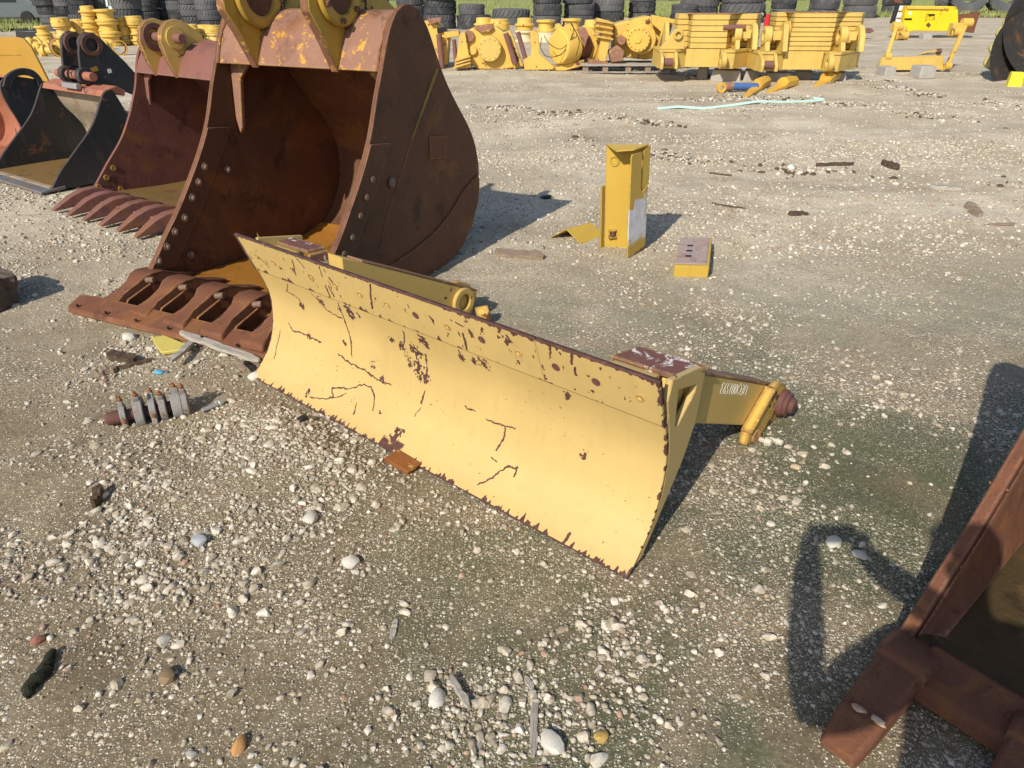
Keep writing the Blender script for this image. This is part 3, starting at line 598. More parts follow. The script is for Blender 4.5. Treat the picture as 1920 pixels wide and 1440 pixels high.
# ================================================================== EXCAVATOR BUCKETS
def bucket(name, label, o, a, W, rim, back, mats, t=.028, lipz=.10, boxp=None, ears=(), ear_poly=None, boss=None, group=None, pin=None, gusset=True):
    B = thing(name, label, 'excavator bucket', o, R_(-a), group)
    out = rim+back
    for i, x in enumerate((0.0, W-t)):
        # plate follows the rim, sits 2 mm proud of the shell
        MB().yz(out, x, x+t).build('side_plate', mats['side'], B, .006)
    # thick wear bar along the rim
    bar = []
    for (y, z), (y1, z1) in zip(rim[:-1], rim[1:]): pass
    # shell: bottom, back and roof
    sh = back[1:]; inner = []
    P = np.array(sh); n = len(P)
    for i in range(n):
        d = P[min(i+1, n-1)]-P[max(i-1, 0)]; d = d/np.hypot(*d); inner.append(tuple(P[i]+np.array([d[1], -d[0]])*-.003)); 
    cen = np.array([(np.max(P[:, 0])+np.min(P[:, 0]))/2, .55])
    def off(k):
        r = []
        for i in range(n):
            d = P[min(i+1, n-1)]-P[max(i-1, 0)]; d = d/np.hypot(*d); nn = np.array([-d[1], d[0]])
            if np.dot(cen-P[i], nn) < 0: nn = -nn
            r.append(P[i]+nn*k)
        return r
    A, Cc = off(.006), off(.030); V = []; Fc = []; seg = 1
    xs = [t+.001, W-t-.001]
    for x in xs:
        V += [(x, *p) for p in A]+[(x, *p) for p in Cc]
    for i in range(n-1):
        Fc += [(i, i+1, 2*n+i+1, 2*n+i), (n+i, 3*n+i, 3*n+i+1, n+i+1)]
    Fc += [(0, 2*n, 3*n, n), (n-1, 2*n-1, 4*n-1, 3*n-1)]+[(i, n+i, n+i+1, i+1) for i in range(n-1)]+[(2*n+i, 2*n+i+1, 3*n+i+1, 3*n+i) for i in range(n-1)]
    MB().add(V, Fc).build('shell', mats['shell'], B, smooth=True, angle=50)
    return B
def smooth_poly(p, n=60): return [tuple(q) for q in resample(p, n)[0]]
# ---- 1: the big one behind the blade
RIM1 = smooth_poly([(-.08, .085), (-.06, .125), (-.012, .200), (.062, .275), (.14, .36), (.235, .45), (.31, .53), (.46, .705), (.56, .838), (.632, .96), (.705, 1.12), (.765, 1.235), (.825, 1.36), (.885, 1.45), (.955, 1.51), (1.05, 1.535), (1.15, 1.505)], 48)
BACK1 = [(1.15, 1.505)]+smooth_poly([(1.155, 1.50), (1.24, 1.40), (1.33, 1.24), (1.42, 1.10), (1.55, .95), (1.66, .83), (1.74, .71), (1.785, .57), (1.785, .45), (1.75, .32), (1.66, .18), (1.54, .085), (1.38, .025), (1.15, .0), (.80, .008), (.5, .03), (.2, .055), (-.08, .07)], 60)
b1o = (-2.09, 3.789, 0); A1 = 26.0; W1 = 1.20
b1 = bucket('excavator_bucket', 'big rust brown excavator bucket with yellow hinge ears, standing behind the dozer blade', b1o, A1, W1, RIM1, BACK1, dict(side=M['rust_brown'], shell=M['rust_brown']), group='row of excavator buckets')
def h1(px, py, ax, val): return hit(b1o, -A1, px, py, ax, val)
# floor liner: water stained orange
fl = MB(); ys = np.linspace(-.03, 1.45, 26); zf = np.interp(ys, [-.06, .2, .5, .8, 1.15, 1.38, 1.54], [.104, .094, .068, .046, .040, .066, .125])
fl.add([(x, y, z+.003) for y, z in zip(ys, zf) for x in (.031, W1-.031)]+[(x, y, z-.004) for y, z in zip(ys, zf) for x in (.031, W1-.031)], [(2*i, 2*i+1, 2*i+3, 2*i+2) for i in range(25)]+[(52+2*i, 54+2*i, 55+2*i, 53+2*i) for i in range(25)]+[(0, 52, 53, 1), (50, 51, 103, 102)])
fl.build('floor', M['rust_floor'], b1, smooth=True)
BOX1 = [(.770, 1.222), (.800, 1.300)]+smooth_poly([(.815, 1.335), (.87, 1.42), (.95, 1.485), (1.05, 1.505), (1.14, 1.475)], 12)+[(1.25, 1.36), (1.31, 1.235), (1.05, 1.21)]
MB().yz(BOX1, .0285, W1-.0285).build('torque_box', M['rust_box'], b1, .008)
EAR1 = [(.775, 1.205), (.675, 1.385), (.592, 1.505), (.60, 1.60), (.66, 1.69), (.76, 1.74), (.88, 1.73), (1.0, 1.67), (1.18, 1.60), (1.36, 1.50), (1.42, 1.38), (1.34, 1.24), (1.2, 1.33), (1.0, 1.42), (.88, 1.36), (.82, 1.26)]
for ex in (.285, .855):
    e = MB().yz(EAR1, ex, ex+.055).build('hinge_ear', M['ear_yellow'], b1, .008); e.data.materials.append(M['ear_edge'])
    for p_ in e.data.polygons: p_.material_index = int(abs(p_.normal.x) < .5)
    c = (ex-.025, .835, 1.575) if ex < .5 else (ex-.02, .82, 1.59)
    MB().ring((ex+.056, c[1], c[2]), (ex+.090, c[1], c[2]), .165, .105, 36).build('boss', M['ear_yellow'], e, .006)
    MB().cyl((ex+.05, c[1], c[2]), (ex+.078, c[1], c[2]), .104, 32).build('pin_cap', M['rust_brown'], e, .004)
for k in range(6):
    th = k*math.pi/3+.4; c = (.855+.09, .82+.135*math.cos(th), 1.59+.135*math.sin(th))
    MB().lathe([(.016, 0), (.016, .018), (0, .02)], c, (1, 0, 0), 6).build('boss_bolt', M['rust_pin'], [x for x in b1.children if x.name.startswith('hinge_ear')][1], .002)
# corner gussets under the box
MB().prism([(0, 0), (.15, 0), (.07, -.09), (.05, -.36), (.03, -.40), (.0, -.30)], (.030, .86, 1.225), (1, 0, 0), (0, .12, 1), (0, .03, 0)).build('corner_gusset', M['rust_box'], b1, .006)
MB().prism([(0, 0), (-.15, 0), (-.07, -.07), (-.0, -.20)], (W1-.030, .86, 1.225), (1, 0, 0), (0, .12, 1), (0, .03, 0)).build('corner_gusset', M['rust_box'], b1, .006)
for xx in (.034, W1-.034): MB().tube([(xx+random.uniform(-.003, .003), y-.004, z+.002) for y, z in resample(BOX1[:13], 40)[0]], [random.uniform(.006, .011) for _ in range(40)], 6).build('weld_bead', M['ear_edge'], b1, smooth=True)
# side wear plates, seams, patch
MB().yz([(1.335, .84-.10), (1.425, .74-.08), (1.425, .62), (1.335, .63)], W1+.0005, W1+.010) if 0 else None
q0, q1, q2, q3 = [h1(*p, 0, W1+.004) for p in [(805, 256), (836, 254), (836, 296), (806, 299)]]
MB().yz([(q.y, q.z) for q in (q0, q1, q2, q3)], W1+.0008, W1+.010).build('patch_plate', M['rust_plate'], b1, .002)
s0, s1 = h1(820, 128, 0, W1), h1(772, 262, 0, W1); s2 = h1(722, 420, 0, W1); 
MB().tube([(W1, s0.y, s0.z), (W1, (s0.y+s1.y)/2, (s0.z+s1.z)/2), (W1, s1.y, s1.z)], [.010, .009, .006], 8).build('weld_seam', M['ear_yellow'], b1)
MB().tube([(W1, s1.y, s1.z), (W1, s2.y, s2.z), (W1, h1(708, 480, 0, W1).y, h1(708, 480, 0, W1).z)], .005, 6).build('weld_seam', M['rust_brown'], b1)
heel = smooth_poly([(.60, .20), (.95, .22), (1.30, .30), (1.55, .43), (1.765, .50)], 12)+[(1.775, .42), (1.745, .31), (1.655, .175), (1.535, .08), (1.375, .02), (1.15, -.004), (.6, .016)]
for x in (-.012, W1+.0015): MB().yz(heel, x, x+.0105).build('heel_plate', M['rust_brown'], b1, .004)
cut = [(y+.0, z) for y, z in RIM1[3:26]]; cutp = cut+[(y+.17, z-.02) for y, z in cut[::-1]]
for x in (.0295, W1+.0015): MB().yz(cutp if x > .5 else cutp, x, x+.009).build('side_wear_plate', M['rust_brown'], b1, .002)
for px, py in [(385, 313), (374, 342), (362, 371), (348, 409), (330, 435), (315, 463), (299, 489), (359, 478), (428, 318)]:
    q = h1(px, py, 0, .042); MB().lathe([(.026, -.004), (.026, .004), (.015, .006), (.015, .016), (.009, .02), (0, .02)], (.039, q.y, q.z), (1, 0, 0), 14).build('side_bolt', M['bolt_worn'], b1, .002)
for px, py in [(699, 337), (688, 371), (676, 405), (661, 446), (645, 477), (735, 343)]:
    q = h1(px, py, 0, W1+.012); r = .020 if px < 730 else .030
    MB().lathe([(r, -.003), (r, .005), (r*.6, .010), (0, .010)], (W1+.011, q.y, q.z), (1, 0, 0), 14).build('side_bolt', M['bolt_worn'], b1, .002)
# lip, tooth adapters and the straight edge plate welded across their noses
MB().yz([(-.09, .062), (-.08, .100), (.12, .108), (.12, .068)], .0, W1).build('lip_plate', M['rust_plate'], b1, .006)
ADP = [(.26, .108), (.12, .155), (.02, .205), (-.05, .215), (-.10, .208), (-.14, .180), (-.23, .146), (-.30, .128), (-.34, .118), (-.35, .078), (-.10, .050), (.0, .055), (.02, .105)]
for wx in (.03, .29, .555, .82, 1.085):
    w = .055; mb = MB(); n_ = len(ADP)
    def half(y): return float(np.interp(y, [-.36, -.28, -.22, -.14, -.06, .02, .14, .33], [.082, .062, .044, .054, .078, .076, .056, .036]))
    mb.add([(wx-half(y), y, z) for y, z in ADP]+[(wx+half(y), y, z) for y, z in ADP], [tuple(range(n_-1, -1, -1)), tuple(range(n_, 2*n_))]+[(i, (i+1) % n_, n_+(i+1) % n_, n_+i) for i in range(n_)])
    ad = mb.build('tooth_adapter', M['rust_plate'], b1, .012)
    MB().lathe([(.017, 0), (.017, .05), (.012, .052)], (wx+.066, -.095, .185), (1, .2, .15), 12).build('tooth_pin', M['bolt_worn'], ad, .003)
    MB().prism([(0, 0), (-.15, -.045), (-.17, -.085), (.02, -.10)], (wx+.092, -.10, .175), (0, 1, 0), (.30, 0, 1), (.014, 0, 0)).build('adapter_cheek', M['rust_plate'], ad, .004)
pl = [h1(118, 574, 2, .115), h1(490, 640+26, 2, .080)]
ep = MB(); e0 = Vector((-.165, -.440, 0)); e1 = Vector((1.20, -.362, 0)); n_ = 30; V = []
for i in range(n_+1):
    t_ = i/n_; p = e0.lerp(e1, t_); tl = .6 if i == 0 else (.9 if i == 1 else 1)
    for dy, z in ((-.0, .080), (.012, .104), (.030*1+.105*tl, .139), (.030+.105*tl, .112), (.01, .070)): V.append((p.x, p.y+dy+(.02 if i == 0 else 0), z-.028*t_))
ep.add(V, [(i*5+k, i*5+(k+1) % 5, (i+1)*5+(k+1) % 5, (i+1)*5+k) for i in range(n_) for k in range(5)]+[(4, 3, 2, 1, 0), tuple(n_*5+k for k in range(5))])
ep = ep.build('edge_plate', M['rust_plate'], b1, .004)
for px, py in [(145, 573), (198, 585), (254, 598), (314, 611), (377, 626), (443, 640)]:
    q = h1(px, py, 2, .118); t_ = (q.x+.165)/1.365; q.z = .1245-.028*t_
    MB().lathe([(.0065, -.01), (.0065, .0025), (0, .0025)], q, (0, -.3, 1), 12).build('plate_hole', M['black_plastic'], ep)

# ---- 2: red brown bucket with a yellow linkage and five teeth
A2 = 35.0; b2o = tuple(at(165, 365, .09)); b2o = (b2o[0], b2o[1], 0); S2 = .84; W2 = 1.27
RIM2 = smooth_poly([(-.05, .07), (.027, .115), (.12, .21), (.22, .316), (.394, .494), (.521, .68), (.585, .80), (.625, .88), (.658, .973), (.700, 1.093), (.76, 1.19), (.84, 1.245), (.93, 1.25)], 40)
BACK2 = [(.93, 1.25)]+smooth_poly([(.935, 1.248), (1.02, 1.17), (1.12, 1.02), (1.25, .85), (1.40, .68), (1.47, .52), (1.47, .36), (1.40, .2), (1.27, .08), (1.1, .02), (.9, .0), (.6, .01), (.3, .035), (-.05, .055)], 50)
b2 = bucket('excavator_bucket', 'red brown excavator bucket with yellow pin ears and five pointed teeth, beside the biggest bucket', b2o, A2, W2, RIM2, BACK2, dict(side=M['rust_red'], shell=M['rust_red']), group='row of excavator buckets')
def h2(px, py, ax, val): return hit(b2o, -A2, px, py, ax, val)
ys = np.linspace(-.02, 1.2, 20); zf = np.interp(ys, [-.05, .3, .6, .9, 1.1, 1.27], [.092, .072, .047, .037, .057, .118]); fl = MB()
fl.add([(x, y, z+.003) for y, z in zip(ys, zf) for x in (.031, W2-.031)]+[(x, y, z-.004) for y, z in zip(ys, zf) for x in (.031, W2-.031)], [(2*i, 2*i+1, 2*i+3, 2*i+2) for i in range(19)]+[(40+2*i, 42+2*i, 43+2*i, 41+2*i) for i in range(19)]+[(0, 40, 41, 1), (38, 39, 79, 78)])
fl.build('floor', M['rust_floor_dark'], b2, smooth=True)
BOX2 = [(.655, .985), (.70, 1.08), (.77, 1.18), (.85, 1.225), (.93, 1.225), (1.02, 1.14), (1.05, 1.03), (.85, .985)]
MB().yz(BOX2, .0285, W2-.0285).build('torque_box', M['rust_red_lit'], b2, .008)
EAR2 = [(.66, .975), (.60, 1.11), (.575, 1.24), (.60, 1.33), (.66, 1.385), (.74, 1.40), (.82, 1.375), (.92, 1.30), (1.08, 1.19), (1.15, 1.08), (1.05, 1.05), (.9, 1.20), (.78, 1.16), (.70, 1.03)]
for k, ex in enumerate((.30, .60)):
    e = MB().yz(EAR2, ex, ex+.045).build('hinge_ear', M['ear_yellow2'], b2, .006); e.data.materials.append(M['ear_edge'])
    for p_ in e.data.polygons: p_.material_index = int(abs(p_.normal.x) < .5)
    if k: MB().cyl((ex+.046, .705, 1.265), (ex+.062, .705, 1.265), .085, 28).build('pin_washer', M['ear_yellow2'], e, .005)
    else: MB().ring((ex+.046, .705, 1.265), (ex+.072, .705, 1.265), .105, .062, 28).build('boss', M['rust_pin'], e, .005)
MB().cyl((.26, .705, 1.265), (.74, .705, 1.265), .036, 20).build('hinge_pin', M['rust_red_lit'], b2, .004)
MB().prism([(0, 0), (.12, 0), (.05, -.07), (.035, -.26), (.0, -.20)], (.030, .72, .985), (1, 0, 0), (0, .12, 1), (0, .025, 0)).build('corner_gusset', M['rust_red_lit'], b2, .005)
for px, py in [(213, 315), (200, 333), (186, 350), (227, 354)]:
    q = h2(px, py, 0, .03); MB().lathe([(.024, -.004), (.024, .006), (.013, .006), (.013, .003), (0, .003)], (.0285, q.y, q.z), (1, 0, 0), 14).build('side_bolt', M['ear_yellow2'], b2, .002)
MB().yz([(-.07, .058), (-.06, .09), (.10, .096), (.10, .06)], 0, W2).build('lip_plate', M['rust_red_lit'], b2, .005)
TP = [(.20, .10), (.06, .150), (-.05, .150), (-.16, .115), (-.315, .040), (-.31, .022), (-.16, .03), (-.02, .045), (0, .06)]
for wx in (.02, .265, .51, .755, 1.0, 1.245):
    mb = MB(); n_ = len(TP)
    def half(y): return .05 if y > -.02 else (.045 if y > -.17 else .022)
    mb.add([(wx-half(y), y, z) for y, z in TP]+[(wx+half(y), y, z) for y, z in TP], [tuple(range(n_-1, -1, -1)), tuple(range(n_, 2*n_))]+[(i, (i+1) % n_, n_+(i+1) % n_, n_+i) for i in range(n_)])
    mb.build('tooth', M['rust_red_lit'], b2, .010)

# ---- 3: black ditching bucket with a straight lip
A3 = 35.0; b3o = tuple(at(0, 320, .03)); b3o = (b3o[0]-.02, b3o[1], 0)
q = hit(b3o, -A3, 113, 366, 1, 0.0); W3 = float(q.x)
RIM3 = smooth_poly([(-.06, .02), (.05, .15), (.22, .30), (.40, .455), (.50, .57), (.605, .73), (.645, .775), (.68, .79), (.72, .79)], 30)
BACK3 = [(.72, .79)]+smooth_poly([(.725, .785), (.76, .70), (.81, .57), (.90, .44), (.96, .30), (.945, .16), (.87, .06), (.76, .015), (.6, .004), (.4, .008), (-.06, .012)], 40)
b3 = bucket('excavator_bucket', 'black excavator bucket with a straight toothless lip and a bare pale inside', b3o, A3, W3, RIM3, BACK3, dict(side=M['black_steel'], shell=M['black_inner']), group='row of excavator buckets')
def h3(px, py, ax, val): return hit(b3o, -A3, px, py, ax, val)
MB().yz([(-.16, .008), (-.155, .028), (.06, .040), (.06, .012)], -.02, W3+.02).build('cutting_lip', M['lip_steel'], b3, .004)
ys = np.linspace(-.02, .80, 14); zf = np.interp(ys, [-.06, .4, .7, .82], [.045, .044, .04, .07]); fl = MB()
fl.add([(x, y, z+.003) for y, z in zip(ys, zf) for x in (.031, W3-.031)]+[(x, y, z-.004) for y, z in zip(ys, zf) for x in (.031, W3-.031)], [(2*i, 2*i+1, 2*i+3, 2*i+2) for i in range(13)]+[(28+2*i, 30+2*i, 31+2*i, 29+2*i) for i in range(13)]+[(0, 28, 29, 1), (26, 27, 55, 54)])
fl.build('floor', M['rust_floor_dark'], b3, smooth=True)
MB().yz([(.625, .735), (.655, .785), (.78, .815), (.86, .77), (.84, .72), (.72, .75)], .03, W3-.03).build('top_plate', M['salmon'], b3, .006)
EAR3 = [(.72, .78), (.66, .86), (.70, 1.08), (.74, 1.20), (.81, 1.255), (.89, 1.245), (.95, 1.18), (1.12, .98), (1.28, .74), (1.15, .66), (1.0, .74), (.85, .80)]
for ex in (.40, .68):
    ex = ex*W3/1.05; e = MB().yz(EAR3, ex, ex+.035).build('hinge_ear', M['black_steel'], b3, .005)
    MB().ring((ex+.036, .83, 1.145), (ex+.066, .83, 1.145), .098, .055, 28).build('boss', M['boss_brown'], e, .006); MB().ring((ex-.03, .83, 1.145), (ex-.001, .83, 1.145), .098, .055, 28).build('boss', M['boss_brown'], e, .006)
    MB().ring((ex-.02, .70, .885), (ex+.055, .70, .885), .075, .032, 24).build('lower_boss', M['black_steel'], e, .006)
MB().cyl((.25*W3, .70, .885), (.80*W3, .70, .885), .040, 20).build('lower_pin', M['salmon'], b3, .004)
MB().ring((.53*W3, .70, .885), (.535*W3+.012, .70, .885), .085, .07, 24).build('pin_ring', M['black_plastic'], b3, .003)
MB().box((.55*W3, .62, .80), (.28, .05, .05)).build('stop_block', M['steel'], b3, .006)
q = h3(214, 134, 0, .715*W3+.037); MB().box((.68*W3/1.05+.038, q.y, q.z), (.004, .035, .035), (0.1, 0, 0)).build('sticker', M['white'], b3)
q = h3(185, 131, 0, .715*W3+.037); MB().box((.68*W3/1.05+.038, q.y, q.z), (.004, .07, .04), (0.2, 0, 0)).build('sticker', M['gold_panel'], b3)

# ---- 4: only its edge shows at the left of the photo
A4 = 35.0; b4o = Vector(b3o)-Vector((math.cos(R_(A4)), -math.sin(R_(A4)), 0))*1.30+Vector((-.18, .10, 0)); b4o = (b4o.x, b4o.y, 0); W4 = 1.12
RIM4 = smooth_poly([(-.06, .03), (.25, .05), (.44, .16), (.50, .30), (.49, .42), (.455, .54), (.43, .68), (.45, .78), (.52, .82), (.62, .82)], 30)
BACK4 = [(.62, .82)]+smooth_poly([(.63, .82), (.9, .74), (1.1, .58), (1.15, .42), (1.08, .2), (.9, .06), (.6, .01), (-.06, .012)], 36)
b4 = bucket('excavator_bucket', 'black excavator bucket with an orange red inside, cut off by the edge of the photo', b4o, A4, W4, RIM4, BACK4, dict(side=M['black_steel'], shell=M['salmon']), group='row of excavator buckets')
MB().yz([(-.14, .008), (-.13, .026), (.06, .038), (.06, .012)], -.02, W4+.02).build('cutting_lip', M['lip_steel'], b4, .004)
hk = smooth_poly([(y, z-.19) for y, z in [(.45, .93), (.52, 1.03), (.66, 1.085), (.78, 1.06), (.84, .97), (.82, .90), (.785, .90), (.785, .96), (.75, 1.0), (.66, 1.02), (.58, .99), (.52, .90)]], 40)
MB().yz(smooth_poly([(.58, .03), (.70, .10), (.76, .25), (.74, .45), (.66, .62), (.64, .70)], 20)+[(.68, .70), (.71, .62), (.79, .45), (.81, .24), (.74, .07), (.60, .012)], .03, W4-.032).build('inner_liner', M['salmon'], b4, .003)
MB().yz([(-.05, .02), (.75, .02), (.78, .5), (.62, .80), (.42, .74), (.28, .55), (.12, .28), (.0, .10)], .030, .045).build('inner_cheek', M['salmon'], b4, .003)
MB().yz(hk, W4-.02, W4+.025).build('lifting_hook', M['black_steel'], b4, .006)
writing('UT', M['grey_scrawl'], b4, (W4+.002, .30+.22, .62), (0, 1, -.1), (0, .1, 1), .12, .0006, -.002, 'painted_mark')
# golden steel panel standing behind it
gp = thing('steel_sheet', 'flat golden yellow steel sheet with a sloping edge, standing behind the black buckets', 'steel sheet', (-6.10*1.2, 8.4*1.2, -.32), R_(-6)); gp.scale = (1.2, 1.2, 1.2)
gpts = [(-1.6, .262), (1.09, .262), (1.02, .50), (.86, 1.06), (.80, 1.135), (.72, 1.15), (-1.6, 1.15)]
MB().prism(gpts, (0, 0, 0), (1, 0, 0), (0, .06, 1), (0, .03, 0)).build('panel_sheet', M['gold_panel'], gp, .006)
MB().prism([(.45, .98), (.72, .985), (.72, .97), (.45, .965)], (0, -.004, 0), (1, 0, 0), (0, .06, 1), (0, .012, 0)).build('stiffener', M['gold_panel'], gp, .002)

# ---- 5: bucket close to the camera at the right
A5 = 50.0; b5o = (1.0, 1.27, 0); W5 = 1.25
b5 = bucket('excavator_bucket', 'red brown bucket with two blunt worn teeth, nearest the camera at the right edge', b5o, A5, W5,
            smooth_poly([(.02, .02), (.09, .07), (.15, .115), (.245, .185), (.36, .262), (.47, .372), (.57, .488), (.66, .60), (.73, .71), (.78, .82), (.84, .92), (.93, .96)], 40),
            [(.93, .96)]+smooth_poly([(.94, .96), (1.1, .88), (1.25, .72), (1.33, .5), (1.3, .3), (1.18, .12), (1.0, .03), (.8, .0), (.5, .0), (.2, .015), (.02, .02)], 40), dict(side=M['rust_near'], shell=M['rust_near']), t=.036)
def h5(px, py, ax, val): return hit(b5o, -A5, px, py, ax, val)
ys = np.linspace(.06, 1.1, 14); zf = np.interp(ys, [.02, .3, .7, 1.0, 1.18], [.055, .042, .036, .065, .155]); fl = MB()
fl.add([(x, y, z+.003) for y, z in zip(ys, zf) for x in (.038, W5-.038)]+[(x, y, z-.004) for y, z in zip(ys, zf) for x in (.038, W5-.038)], [(2*i, 2*i+1, 2*i+3, 2*i+2) for i in range(13)]+[(28+2*i, 30+2*i, 31+2*i, 29+2*i) for i in range(13)]+[(0, 28, 29, 1), (26, 27, 55, 54)])
fl.build('floor', M['rust_floor_olive'], b5, smooth=True)
# inner cheek that flares to the floor
ck = MB(); cy = np.linspace(.10, .95, 16); rimz = np.interp(cy, [.02, .09, .15, .245, .36, .47, .57, .66, .73, .78, .84, .95], [.02, .07, .115, .185, .262, .372, .488, .60, .71, .82, .92, .96])
V = []
for y, z in zip(cy, rimz): V += [(.038, y+.02, max(z-.035, .055)), (.052, y+.05, max(z*.5, .052)), (.095, y+.02, .050), (.038, y, .045)]
ck.add(V, [(4*i+k, 4*i+(k+1) % 4, 4*i+4+(k+1) % 4, 4*i+4+k) for i in range(15) for k in range(4)]+[(3, 2, 1, 0), (60, 61, 62, 63)]); ck.build('inner_cheek', M['rust_near'], b5, .004)
for px, py in ((1860, 908), (1775, 1050)):
    q = h5(px, py, 0, .0)
    MB().box((.018, q.y, q.z+.001), (.05, .006, .012), (R_(45), 0, 0)).build('weld_crack', M['rust_brown'], b5)
MB().yz([(-.075, .030), (-.055, .075), (.085, .090), (.10, .075), (.09, .035)], .085, W5-.085).build('lip_plate', M['rust_near'], b5, .010, seg=3)
def near_tooth(wx, sl):
    st = [(.10, .075, .062, .010), (.03, .068, .100, .012), (-.03, .065, .118, .015), (-.055, .063, .112, .016), (-.060, .058, .098, .016), (-.16, .055, .090, .012), (-.25, .053, .072, .006), (-.325, .047, .044, .002), (-.345, .040, .030, .004)]
    V = []; Fc = []
    for y, h, zt, zb in st: V += [(wx-h, y, zb), (wx+h, y, zb), (wx+h, y, zt-.012), (wx+h*.82, y, zt), (wx-h*.82, y, zt), (wx-h, y, zt-.012)]
    n_ = len(st)
    for i in range(n_-1): Fc += [(6*i+k, 6*i+(k+1) % 6, 6*i+6+(k+1) % 6, 6*i+6+k) for k in range(6)]
    Fc += [(5, 4, 3, 2, 1, 0), tuple(6*(n_-1)+k for k in range(6))]
    return MB().add(V, Fc).build('tooth', M['rust_near'], b5, .008, seg=3)
t1 = near_tooth(.060, 0); t2 = near_tooth(.365, 0); near_tooth(.67, 0)
for px, py, sx in ((1610, 1328, .016), (1646, 1352, .016)):
    q = h5(px, py, 2, .082); b_, f_ = ico(2); v_ = b_*(1+.35*np.random.default_rng(int(px)).standard_normal((len(b_), 1))*.6)*np.array([.017, .009, .005]); w_ = np_mesh('weld_spot', v_+np.array([q.x, q.y, q.z+.001]), f_, M['spatter'], t1)
# ================================================================== SMALLER THINGS ON THE GRAVEL
def P3(p): return Vector((p[0], p[1], p[2] if len(p) > 2 else 0))
# ---- standing yellow channel
po = at(1133, 462); post = thing('channel_post', 'yellow steel channel standing upright on end with grey primer patches on one flange', 'steel post', (po.x, po.y, ghz(po.x, po.y)-.01))
post.rotation_euler = (0, R_(-2.6), 0); wr = at(1207, 468)-po; fn = at(1175, 483)-po; Hh = .705; wd = wr.normalized(); wnm = Vector((-wd.y, wd.x, 0)); fd = (fn-wr); fl_ = fd.length; fd.normalize(); fnm = Vector((-fd.y, fd.x, 0))
L_ = wr.length
wp = bmesh.new()
MB().prism([(0, 0), (L_, 0), (L_, Hh), (0, Hh)], (0, 0, 0), wd, (0, 0, 1), wnm*.010).build('web', M['yellow_post'], post, .002)
o_ = wr+fd*.0005
MB().prism([(.0, .03), (fl_, .0), (fl_, .10), (fl_, Hh-.035), (fl_-.01, Hh-.015), (fl_*.42, Hh-.02), (fl_*.42, Hh-.26), (fl_*.30, Hh-.285), (.0, Hh-.25)], o_, fd, (0, 0, 1), fnm*.010).build('flange', M['post_flange'], post, .002)
MB().prism([(0, 0), (.05, 0), (.05, Hh-.26), (0, Hh-.26)], (-.001, -.001, 0), (fd+Vector((.15, -.05, 0))).normalized(), (0, 0, 1), (-.010, 0, 0)).build('flange_lip', M['yellow_post'], post, .002)
MB().prism([(.0, Hh-.25), (fl_*.40, Hh-.27), (fl_*.36, Hh-.02), (.0, Hh+.002)], wr+wnm*.012+Vector((.012, .0, 0)), fd, (0, 0, 1), fnm*-.008).build('rear_gusset', M['yellow_post'], post, .002)
MB().add([P3((0, 0, Hh+.001)), P3((L_*wd.x, L_*wd.y, Hh+.001)), P3((L_*wd.x*.95+fd.x*.15, L_*wd.y+fd.y*.15, Hh-.004)), P3((L_*wd.x*.55+fd.x*.16, L_*wd.y*.55+fd.y*.16, Hh-.012)),
          P3((0, 0, Hh+.011)), P3((L_*wd.x, L_*wd.y, Hh+.011)), P3((L_*wd.x*.95+fd.x*.15, L_*wd.y+fd.y*.15, Hh+.006)), P3((L_*wd.x*.55+fd.x*.16, L_*wd.y*.55+fd.y*.16, Hh-.002))],
         [(3, 2, 1, 0), (4, 5, 6, 7), (0, 1, 5, 4), (1, 2, 6, 5), (2, 3, 7, 6), (3, 0, 4, 7)]).build('cap_plate', M['yellow_post'], post, .002)
mid = wd*(L_*.21); MB().lathe([(.034, 0), (.034, .006), (.026, .006), (.024, .002), (0, .002)], (mid.x, mid.y, Hh-.10), -wnm, 24).build('plug', M['yellow_post'], post, .0015)
mid = wd*(L_*.2)-wnm*.012; b_ = MB().box((mid.x, mid.y, .085), (.055, .03, .012)); b_.box((mid.x, mid.y, .135), (.05, .03, .012)); b_.box((mid.x-.02, mid.y, .110), (.008, .03, .06))
b_.build('clip', M['yellow_post'], post, .002); MB().cyl((mid.x+.005, mid.y-.008, .09), (mid.x+.005, mid.y-.008, .132), .016, 14).build('bolt', M['rust_pin'], post, .002)
for u_, z_ in ((.62, Hh-.13), (.88, .085)):
    c_ = wr+fd*fl_*u_; MB().lathe([(.020, -.002), (.020, .0015), (.0, .0015)], (c_.x, c_.y, z_), -fnm, 14).build('bolt_hole', M['black_plastic'], post)
# ---- bent plate lying behind it
a0, a1, a2 = at(1030, 446), at(1062, 430, .085), at(1088, 457); ex = (at(1128, 445)-at(1088, 457))*1.15
bp = thing('bent_plate', 'bent yellow steel plate lying like a low roof, tucked behind the upright channel', 'steel plate', (a0.x, a0.y, ghz(a0.x, a0.y)-.006))
pr = [P3(a-a0) for a in (a0, a1, a2)]; up = Vector((0, 0, .008)); V = pr+[p+up for p in pr]; V = V+[p+ex for p in V]
MB().add(V, [(0, 1, 4, 3), (1, 2, 5, 4), (6, 9, 10, 7), (7, 10, 11, 8), (3, 4, 10, 9), (4, 5, 11, 10), (0, 6, 7, 1), (1, 7, 8, 2), (0, 3, 9, 6), (2, 8, 11, 5)]).build('plate', M['yellow_post'], bp, .002)
